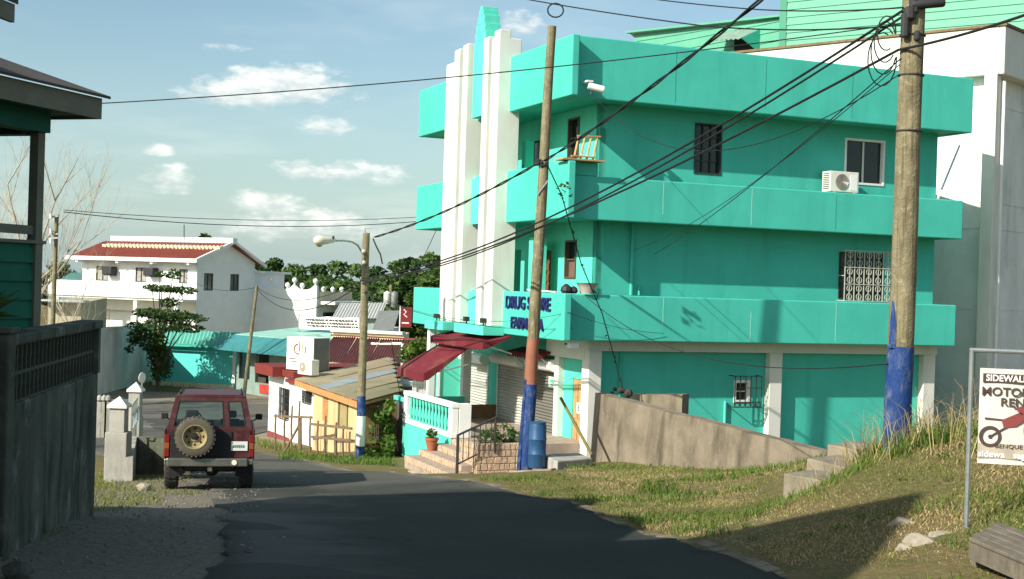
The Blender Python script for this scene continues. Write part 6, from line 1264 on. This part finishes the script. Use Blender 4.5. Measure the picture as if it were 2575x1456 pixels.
for i in range(11): h = ho[0]; z = h[2] + (h[3] - h[2]) * i / 11; q = MB(MY); q.hexa([(h[0], -.02, z), (h[1], -.02, z), (h[1], .02, z + .06), (h[0], .02, z + .06)], [(h[0], -.012, z + .012), (h[1], -.012, z + .012), (h[1], .032, z + .07), (h[0], .032, z + .07)]); q.build('louvre_slat', ORW, sk)
h = ho[1]; q = MB(MY); q.box(h[0], h[1], .01, .04, h[2], h[3]); q.build('shutter', mat('olive_board', (.32, .26, .12), .85, .15), sk)
pA_, pB_, pC_, pD_ = at(741, 953, 44.5), at(908, 1010, 37.9), at(1006, 984, 41.0), at(985, 896, 49.5)
nsh = 8
for i in range(nsh):
    f0, f1 = i / nsh, (i + 1) / nsh; o_ = pA_.lerp(pB_, f0); eu = (pB_ - pA_) / nsh; ev = (pD_ - pA_).lerp(pC_ - pB_, (f0 + f1) / 2); q = MB(); q.sheet(o_ + Vector((0, 0, .012 * (i % 2))), eu * 1.01, ev, 6, .018); q.build('roof_sheet', ZINC if i == 3 else TAN, sk)
q = MB(); q.hexa([pA_ + Vector((0, 0, -.22)), pB_ + Vector((0, 0, -.22)), pB_ + Vector((.05, .03, -.22)), pA_ + Vector((.05, .03, -.22))], [pA_ + Vector((0, 0, -.04)), pB_ + Vector((0, 0, -.04)), pB_ + Vector((.05, .03, -.04)), pA_ + Vector((.05, .03, -.04))]); q.build('fascia', ORW, sk)
q = MB(); q.hexa([pB_ + Vector((0, 0, -.12)), pC_ + Vector((0, 0, -.12)), pC_ + Vector((0, .05, -.12)), pB_ + Vector((0, .05, -.12))], [pB_ + Vector((0, 0, -.04)), pC_ + Vector((0, 0, -.04)), pC_ + Vector((0, .05, -.04)), pB_ + Vector((0, .05, -.04))]); q.build('fascia', ORW, sk)
sf = thing('stick_fence', 'rough fence of upright wooden sticks before the yellow shack', 'fence', gpt(790, 1160, 39.5))
fy = lambda x: 42.6 - (x - 690) / 175 * 4.6
for x, yt in ((694, 1040), (717, 1032), (735, 1020), (754, 1008), (781, 1045), (800, 1058), (819, 1045), (846, 1062), (864, 1070), (757, 1050), (880, 1085)):
    Y = fy(x); p = at(x, yt, Y); q = MB(); q.tube([(p.x + .02, p.y, gz(p.x, p.y) - .15), (p.x - .01, p.y, (p.z - 5) / 2), (p.x, p.y, p.z)], [.05 if x in (757, 846) else .032] * 2 + [.026], 6); q.build('stick', STICK, sf)
for (x0, y0, x1, y1) in ((690, 1046, 785, 1050), (780, 1066, 885, 1078), (780, 1098, 885, 1108), (716, 1135, 757, 1060)): q = MB(); q.bar(at(x0, y0, fy(x0) - .05), at(x1, y1, fy(x1) - .05), .04, .07); q.build('rail', STICK, sf)

# ------------------------------------------------------------------ red-roofed house, cream wall and others behind
rh = thing('red_roofed_house', 'low cream house with a long maroon corrugated roof', 'house', at(920, 960, 50)); r0 = at(798, 908, 51.5); r1 = at(1130, 925, 47.0); t0 = at(838, 846, 57.0); t1 = at(1150, 862, 52.5)
nsh = 10
for i in range(nsh): o_ = r0.lerp(r1, i / nsh); ev = (t0 - r0).lerp(t1 - r1, (i + .5) / nsh); q = MB(); q.sheet(o_ + Vector((0, 0, .012 * (i % 2))), (r1 - r0) / nsh * 1.01, ev, 5, .025); q.build('roof_sheet', MAROON, rh)
q = MB(); dn = Vector((0, 0, -.14)); q.hexa([r0 + dn, r1 + dn, r1 + dn + Vector((0, .05, 0)), r0 + dn + Vector((0, .05, 0))], [r0 + Vector((0, 0, -.03)), r1 + Vector((0, 0, -.03)), r1 + Vector((0, .05, -.03)), r0 + Vector((0, .05, -.03))]); q.build('fascia', CREAM, rh)
q = MB(); i0 = r0 + Vector((.4, .5, 0)); i1 = r1 + Vector((-.2, .5, 0)); q.hexa([(i0.x, i0.y, -6), (i1.x, i1.y, -6), (i1.x + 1.5, i1.y + 6, -6), (i0.x + 1.5, i0.y + 6, -6)], [(i0.x, i0.y, i0.z - .05), (i1.x, i1.y, i1.z - .05), (i1.x + 1.5, i1.y + 6, i1.z), (i0.x + 1.5, i0.y + 6, i0.z)]); q.build('wall', CREAM, rh)
q = MB(); q.bar(t0 + Vector((0, 0, .06)), t1 + Vector((0, 0, .06)), .3, .06); q.build('ridge_cap', MAROON, rh)
cwl = thing('cream_wall', 'cream parapet wall above the maroon roof', 'wall', at(930, 860, 62)); c0, c1 = at(836, 834, 63), at(1016, 842, 61); q = MB(); q.hexa([(c0.x, c0.y, -6), (c1.x, c1.y, -6), (c1.x, c1.y + 3, -6), (c0.x, c0.y + 3, -6)], [c0, c1, c1 + Vector((0, 3, 0)), c0 + Vector((0, 3, 0))]); q.build('panel', mat('pale_cream_paint', (.75, .62, .40), .8, .06), cwl); q = MB(); q.bar(c0 + Vector((0, -.02, .07)), c1 + Vector((0, -.02, .07)), .3, .13); q.build('coping', GREYW, cwl)
pfm = thing('pipe_frame', 'white bent pipe standing in front of the maroon roof', 'pipe', at(1010, 905, 47)); q = MB(); q.tube([at(935, 864, 48), at(1009, 864, 46.8), at(1012, 866, 46.8), at(1010, 960, 46.8)], .045, 7); q.build('tube', WHITE2, pfm)
for (lab, x0, y0, x1, y1, Y, m_) in (('low dark warehouse with a grey roof behind the banner', 838, 778, 952, 800, 84, GRN2), ('small grey-roofed building right of the street lamp pole', 940, 800, 985, 830, 78, GREYW)):
    o_ = thing('warehouse', lab, 'building', at((x0 + x1) / 2, 850, Y)); p0, p1 = at(x0, y1, Y), at(x1, y1, Y - 1); q = MB(); q.hexa([(p0.x, p0.y, -6.2), (p1.x, p1.y, -6.2), (p1.x, p1.y + 6, -6.2), (p0.x, p0.y + 6, -6.2)], [p0, p1, p1 + Vector((0, 6, 0)), p0 + Vector((0, 6, 0))]); q.build('wall', m_, o_)
    t0, t1 = at(x0 - 4, y1, Y - .5), at(x1 + 4, y1, Y - 1.5); up_ = Vector((0, 4, at(x0, y0, Y).z - p0.z + .35)); q = MB(); q.sheet(t0, t1 - t0, up_, 16, .03); q.build('roof', mat('pale_tin_roof', (.42, .43, .40), .5, .1), o_)
rs_ = thing('red_street_sign', 'tall red street sign with white writing left of the teal building', 'sign', at(1020, 860, 70)); q = MB(); p = at(1008, 772, 70); p2 = at(1034, 824, 70); q.box(p.x, p2.x, p.y, p.y + .12, p2.z, p.z); pn_ = q.build('panel', mat('dark_red_sign', (.20, .02, .025), .5, .1), rs_); q = MB(); q.box(p.x - .06, p.x - .01, p.y, p.y + .12, -6, p.z + .05); q.build('post', WHITE2, rs_)
q = MB(); q.tube([(p.x + .16, p.y - .01, p.z - .12), (p.x + .3, p.y - .01, p.z - .25), (p.x + .18, p.y - .01, p.z - .38), (p.x + .34, p.y - .01, p.z - .52)], .03, 5); q.build('emblem', WHITE2, pn_); q = MB(); q.box(p.x + .08, p.x + .44, p.y - .012, p.y - .003, p.z - .85, p.z - .78); q.build('text_line', WHITE2, pn_)
mr2 = thing('mint_roofed_hall', 'far hall with a pale mint roof left of the white house', 'building', at(170, 760, 115)); p0, p1 = at(118, 722, 112), at(222, 722, 112); q = MB(); q.sheet(p0, p1 - p0, Vector((0, 6, 1.25)), 20, .04); q.build('roof', MATS['pale_mint_roof'], mr2); q = MB(); q.hexa([(p0.x, p0.y + .4, -6.2), (p1.x, p1.y + .4, -6.2), (p1.x, p1.y + 8, -6.2), (p0.x, p0.y + 8, -6.2)], [p0 + Vector((0, .4, 0)), p1 + Vector((0, .4, 0)), p1 + Vector((0, 8, 1.2)), p0 + Vector((0, 8, 1.2))]); q.build('wall', GRN2, mr2)
sh_ = thing('garden_shed', 'grey shed with a lean-to roof left of the white house', 'shed', at(160, 860, 66)); p0, p1 = at(122, 760, 64), at(205, 762, 64); q = MB(); q.hexa([(p0.x, p0.y, -6), (p1.x, p1.y, -6), (p1.x, p1.y + 4, -6), (p0.x, p0.y + 4, -6)], [p0, p1, p1 + Vector((0, 4, .2)), p0 + Vector((0, 4, .2))]); q.build('wall', mat('dull_cream', (.42, .38, .26), .85, .15), sh_); q = MB(); q.bar(p0 + Vector((-.3, -.3, .1)), p1 + Vector((.3, -.3, .1)), .9, .08); q.build('roof', ZINC, sh_)

# ------------------------------------------------------------------ grass, gravel
def blades(name, m, X, Y, hgt, lean, wid, Z=None):
    n = len(X); Z = ghA(X, Y) - .01 if Z is None else Z; th = rng.uniform(0, 2 * math.pi, n); d = np.stack([np.cos(th), np.sin(th)], 1); h = hgt * rng.uniform(.5, 1.25, n); l = lean * h * rng.uniform(.3, 1.4, n); ph = rng.uniform(0, 2 * math.pi, n); sd = np.stack([np.cos(ph), np.sin(ph)], 1) * (wid * rng.uniform(.6, 1.3, n))[:, None]
    b = np.stack([X, Y, Z], 1); s3 = np.concatenate([sd, np.zeros((n, 1))], 1); d3 = np.concatenate([d, np.zeros((n, 1))], 1); up = np.array([0, 0, 1.])
    mid = b + d3 * (l * .35)[:, None] + up * (h * .6)[:, None]; tip = b + d3 * l[:, None] + up * (h * np.clip(1 - .25 * lean, .25, 1))[:, None]
    V = np.stack([b - s3, b + s3, mid + s3 * .7, mid - s3 * .7, tip], 1).reshape(-1, 3); k = np.arange(n)[:, None] * 5
    Fq = np.concatenate([k + np.array([[0, 1, 2, 3]])], 1); Ft = k + np.array([[3, 2, 4]]); me = bpy.data.meshes.new(name); me.from_pydata(V.tolist(), [], Fq.tolist() + Ft.tolist()); me.update(); me.materials.append(m); o = bpy.data.objects.new(name, me); COL.objects.link(o); return tag(o, kind='stuff')
RX = resamp(ROAD_R, 300)
def roadx(Y): return np.interp(Y, RX[:, 1], RX[:, 0])
def patchy(X, Y, s, seed):
    r = np.random.default_rng(seed); v = np.zeros_like(X)
    for _ in range(8): a, b, c = r.normal(0, s), r.normal(0, s), r.uniform(0, 6.28); v += np.sin(a * X + b * Y + c)
    return v / 2.8
def scatter(n, x0, x1, y0, y1, keep): X = rng.uniform(x0, x1, n); Y = rng.uniform(y0, y1, n); k = keep(X, Y); return X[k], Y[k]
wall_line = lambda Y: np.where(Y > 24.1, 2.05 + (31.5 - Y) / 7.4 * 4.25, 99)
bankk = lambda X, Y: (X > roadx(Y) + .28) & (X < wall_line(Y) - .15) & ~((X > 3.6) & (Y > 25.8)) & (~((Y > 26.5) & (X < 1.2))) & ~((Y > 28.3)) & ~((X > 3.85) & (X < 4.9) & (Y > 18.9) & (Y < 20.9))
X, Y = scatter(330000, -.5, 9.5, 9.5, 31, bankk); pz = patchy(X, Y, 1.3, 3); dist = np.hypot(X, Y)
k = rng.random(len(X)) < np.clip(1.15 - dist / 42, .3, 1)
X, Y, pz = X[k], Y[k], pz[k]
a = pz > .15 + rng.normal(0, .5, len(X)); g1 = blades('dry_grass', STRAWM, X[~a], Y[~a], .055, 1.6, .0045); tag(g1, 'dry straw grass covering the roadside bank', 'grass')
g2 = blades('grass', GRASSM, X[a], Y[a], .065, 1.0, .0045); tag(g2, 'short green grass growing through the straw on the bank', 'grass')
# green tufts near the road and tall grass round the pole
X, Y = scatter(26000, -.5, 6, 10, 28, lambda X, Y: bankk(X, Y) & (patchy(X, Y, 1.6, 9) > .55)); tag(blades('green_grass', GREENG, X, Y, .17, .8, .007), 'greener grass tufts on the bank', 'grass')
cl = [(2.45, 21.8), (2.62, 21.4), (2.3, 22.2)] + [(4.75 + rng.normal(0, .42), 16.7 + rng.normal(0, .6)) for _ in range(26)] + [(5.6 + rng.normal(0, .6), 17.8 + rng.normal(0, .7)) for _ in range(16)]
cl = cl[:3] + [c for c in cl[3:] if c[0] > 4.35]
X = np.concatenate([c[0] + rng.normal(0, .10, 62) for c in cl]); Y = np.concatenate([c[1] + rng.normal(0, .10, 62) for c in cl]); tag(blades('tall_grass', GREENG, X, Y, .30, .8, .008), 'tall green grass clumps around the blue pole base', 'grass')
X = np.concatenate([c[0] + rng.normal(0, .25, 24) for c in cl[3:]]); Y = np.concatenate([c[1] + rng.normal(0, .25, 24) for c in cl[3:]]); tag(blades('straw_stalks', STRAWM, X, Y, .62, .7, .005), 'long dry stalks among the tall grass by the pole', 'grass')
wk = thing('weeds', 'leggy dry weeds beside the white building and the pole', 'weeds', (5.6, 18, -2)); q = MB()
for i in range(16):
    b = Vector((4.9 + random.uniform(-.6, 1.4), 17.5 + random.uniform(-.6, 1.5), 0)); b.z = gz(b.x, b.y); h = random.uniform(.6, 1.25); d = Vector((random.uniform(-.35, .35), random.uniform(-.2, .2), 1)); q.tube([b, b + d * h * .5, b + d * h + Vector((random.uniform(-.15, .15), 0, -.05))], [.006, .005, .003], 4)
    for _ in range(3): m_ = b + d * h * random.uniform(.4, .9); q.tube([m_, m_ + Vector((random.uniform(-.25, .25), random.uniform(-.1, .1), random.uniform(.05, .2)))], [.004, .002], 4)
q.build('stalk', mat('weed_stem', (.30, .22, .12), .9, .2), wk)
# broad-leaved weeds scattered over the bank
X, Y = scatter(700, 0, 7, 10, 27, lambda X, Y: bankk(X, Y) & (patchy(X, Y, 2.2, 21) > .35)); cw_ = [(Vector((x, y, gz(x, y) + .02)), .07, .07, .035) for x, y in zip(X[:150], Y[:150])]
if cw_:
    V, Fc = leafball(cw_, 3600, .022); me = bpy.data.meshes.new('broadleaf_weeds'); me.from_pydata(V.tolist(), [], Fc.tolist()); me.materials.append(LEAF3); o = bpy.data.objects.new('broadleaf_weeds', me); COL.objects.link(o); tag(o, 'small broad-leaved weeds scattered over the bank', 'weeds', kind='stuff')
# left verge and far strips
lvk = lambda X, Y: (X < -.155 * Y - 2.5 + .5 * patchy(X, Y, 1.5, 6)) & (X > -.145 * Y - 4.6)
X, Y = scatter(30000, -9.5, -3.5, 9, 30, lvk); tag(blades('verge_grass', GRASSM, X, Y, .09, .9, .006), 'thin grass along the foot of the dark wall', 'grass')
def strip_grass(label, x0, x1, yb0, yb1, n, h=.16, m=GREENG):
    xs = rng.uniform(x0, x1, n); t_ = (xs - x0) / (x1 - x0); yy = yb0 + (yb1 - yb0) * t_ + rng.uniform(-8, 8, n); P = []
    for a_, b_ in zip(xs, yy): P.append(on_ground(a_, b_)[:2])
    P = np.array(P); tag(blades('roadside_grass', m, P[:, 0], P[:, 1], h, .8, .012), label, 'grass')
strip_grass('green grass at the foot of the stick fence and lamp pole', 700, 990, 1150, 1165, 1500)
strip_grass('grass at the foot of the compound wall across the street', 250, 600, 962, 972, 900, .22, GRASSM)
strip_grass('weeds at the foot of the corner shop', 640, 760, 1112, 1140, 700, .2, GRASSM)
strip_grass('grass at the foot of the retaining wall', 1440, 1900, 1172, 1185, 900, .07, GRASSM)
# gravel on the left shoulder
bmg = bmesh.new(); bmesh.ops.create_icosphere(bmg, subdivisions=1, radius=1); gv = np.array([v.co[:] for v in bmg.verts]); gf = np.array([[v.index for v in f.verts] for f in bmg.faces]); bmg.free()
X, Y = scatter(9000, -7.5, -1.6, 9, 30, lambda X, Y: (X < -.155 * Y - .55 + .3 * patchy(X, Y, 2, 2)) & (X > -.155 * Y - 2.9) & (rng.random(len(X)) < .35)); n = len(X); sz = .006 + .017 * rng.random(n) ** 3
P = np.stack([X, Y, ghA(X, Y) + .03], 1); sc_ = sz[:, None] * rng.uniform(.6, 1.3, (n, 3)); V = (P[:, None] + gv[None] * sc_[:, None] * rng.uniform(.85, 1.15, (n, len(gv), 1))).reshape(-1, 3); Fc = (gf[None] + (np.arange(n) * len(gv))[:, None, None]).reshape(-1, 3)
me = bpy.data.meshes.new('gravel'); me.from_pydata(V.tolist(), [], Fc.tolist()); me.materials.append(mat('gravel_stone', (.24, .215, .175), .95, .3, 9, .3, 40)); o = bpy.data.objects.new('gravel', me); COL.objects.link(o); tag(o, 'loose gravel on the left road shoulder', 'gravel', kind='stuff')
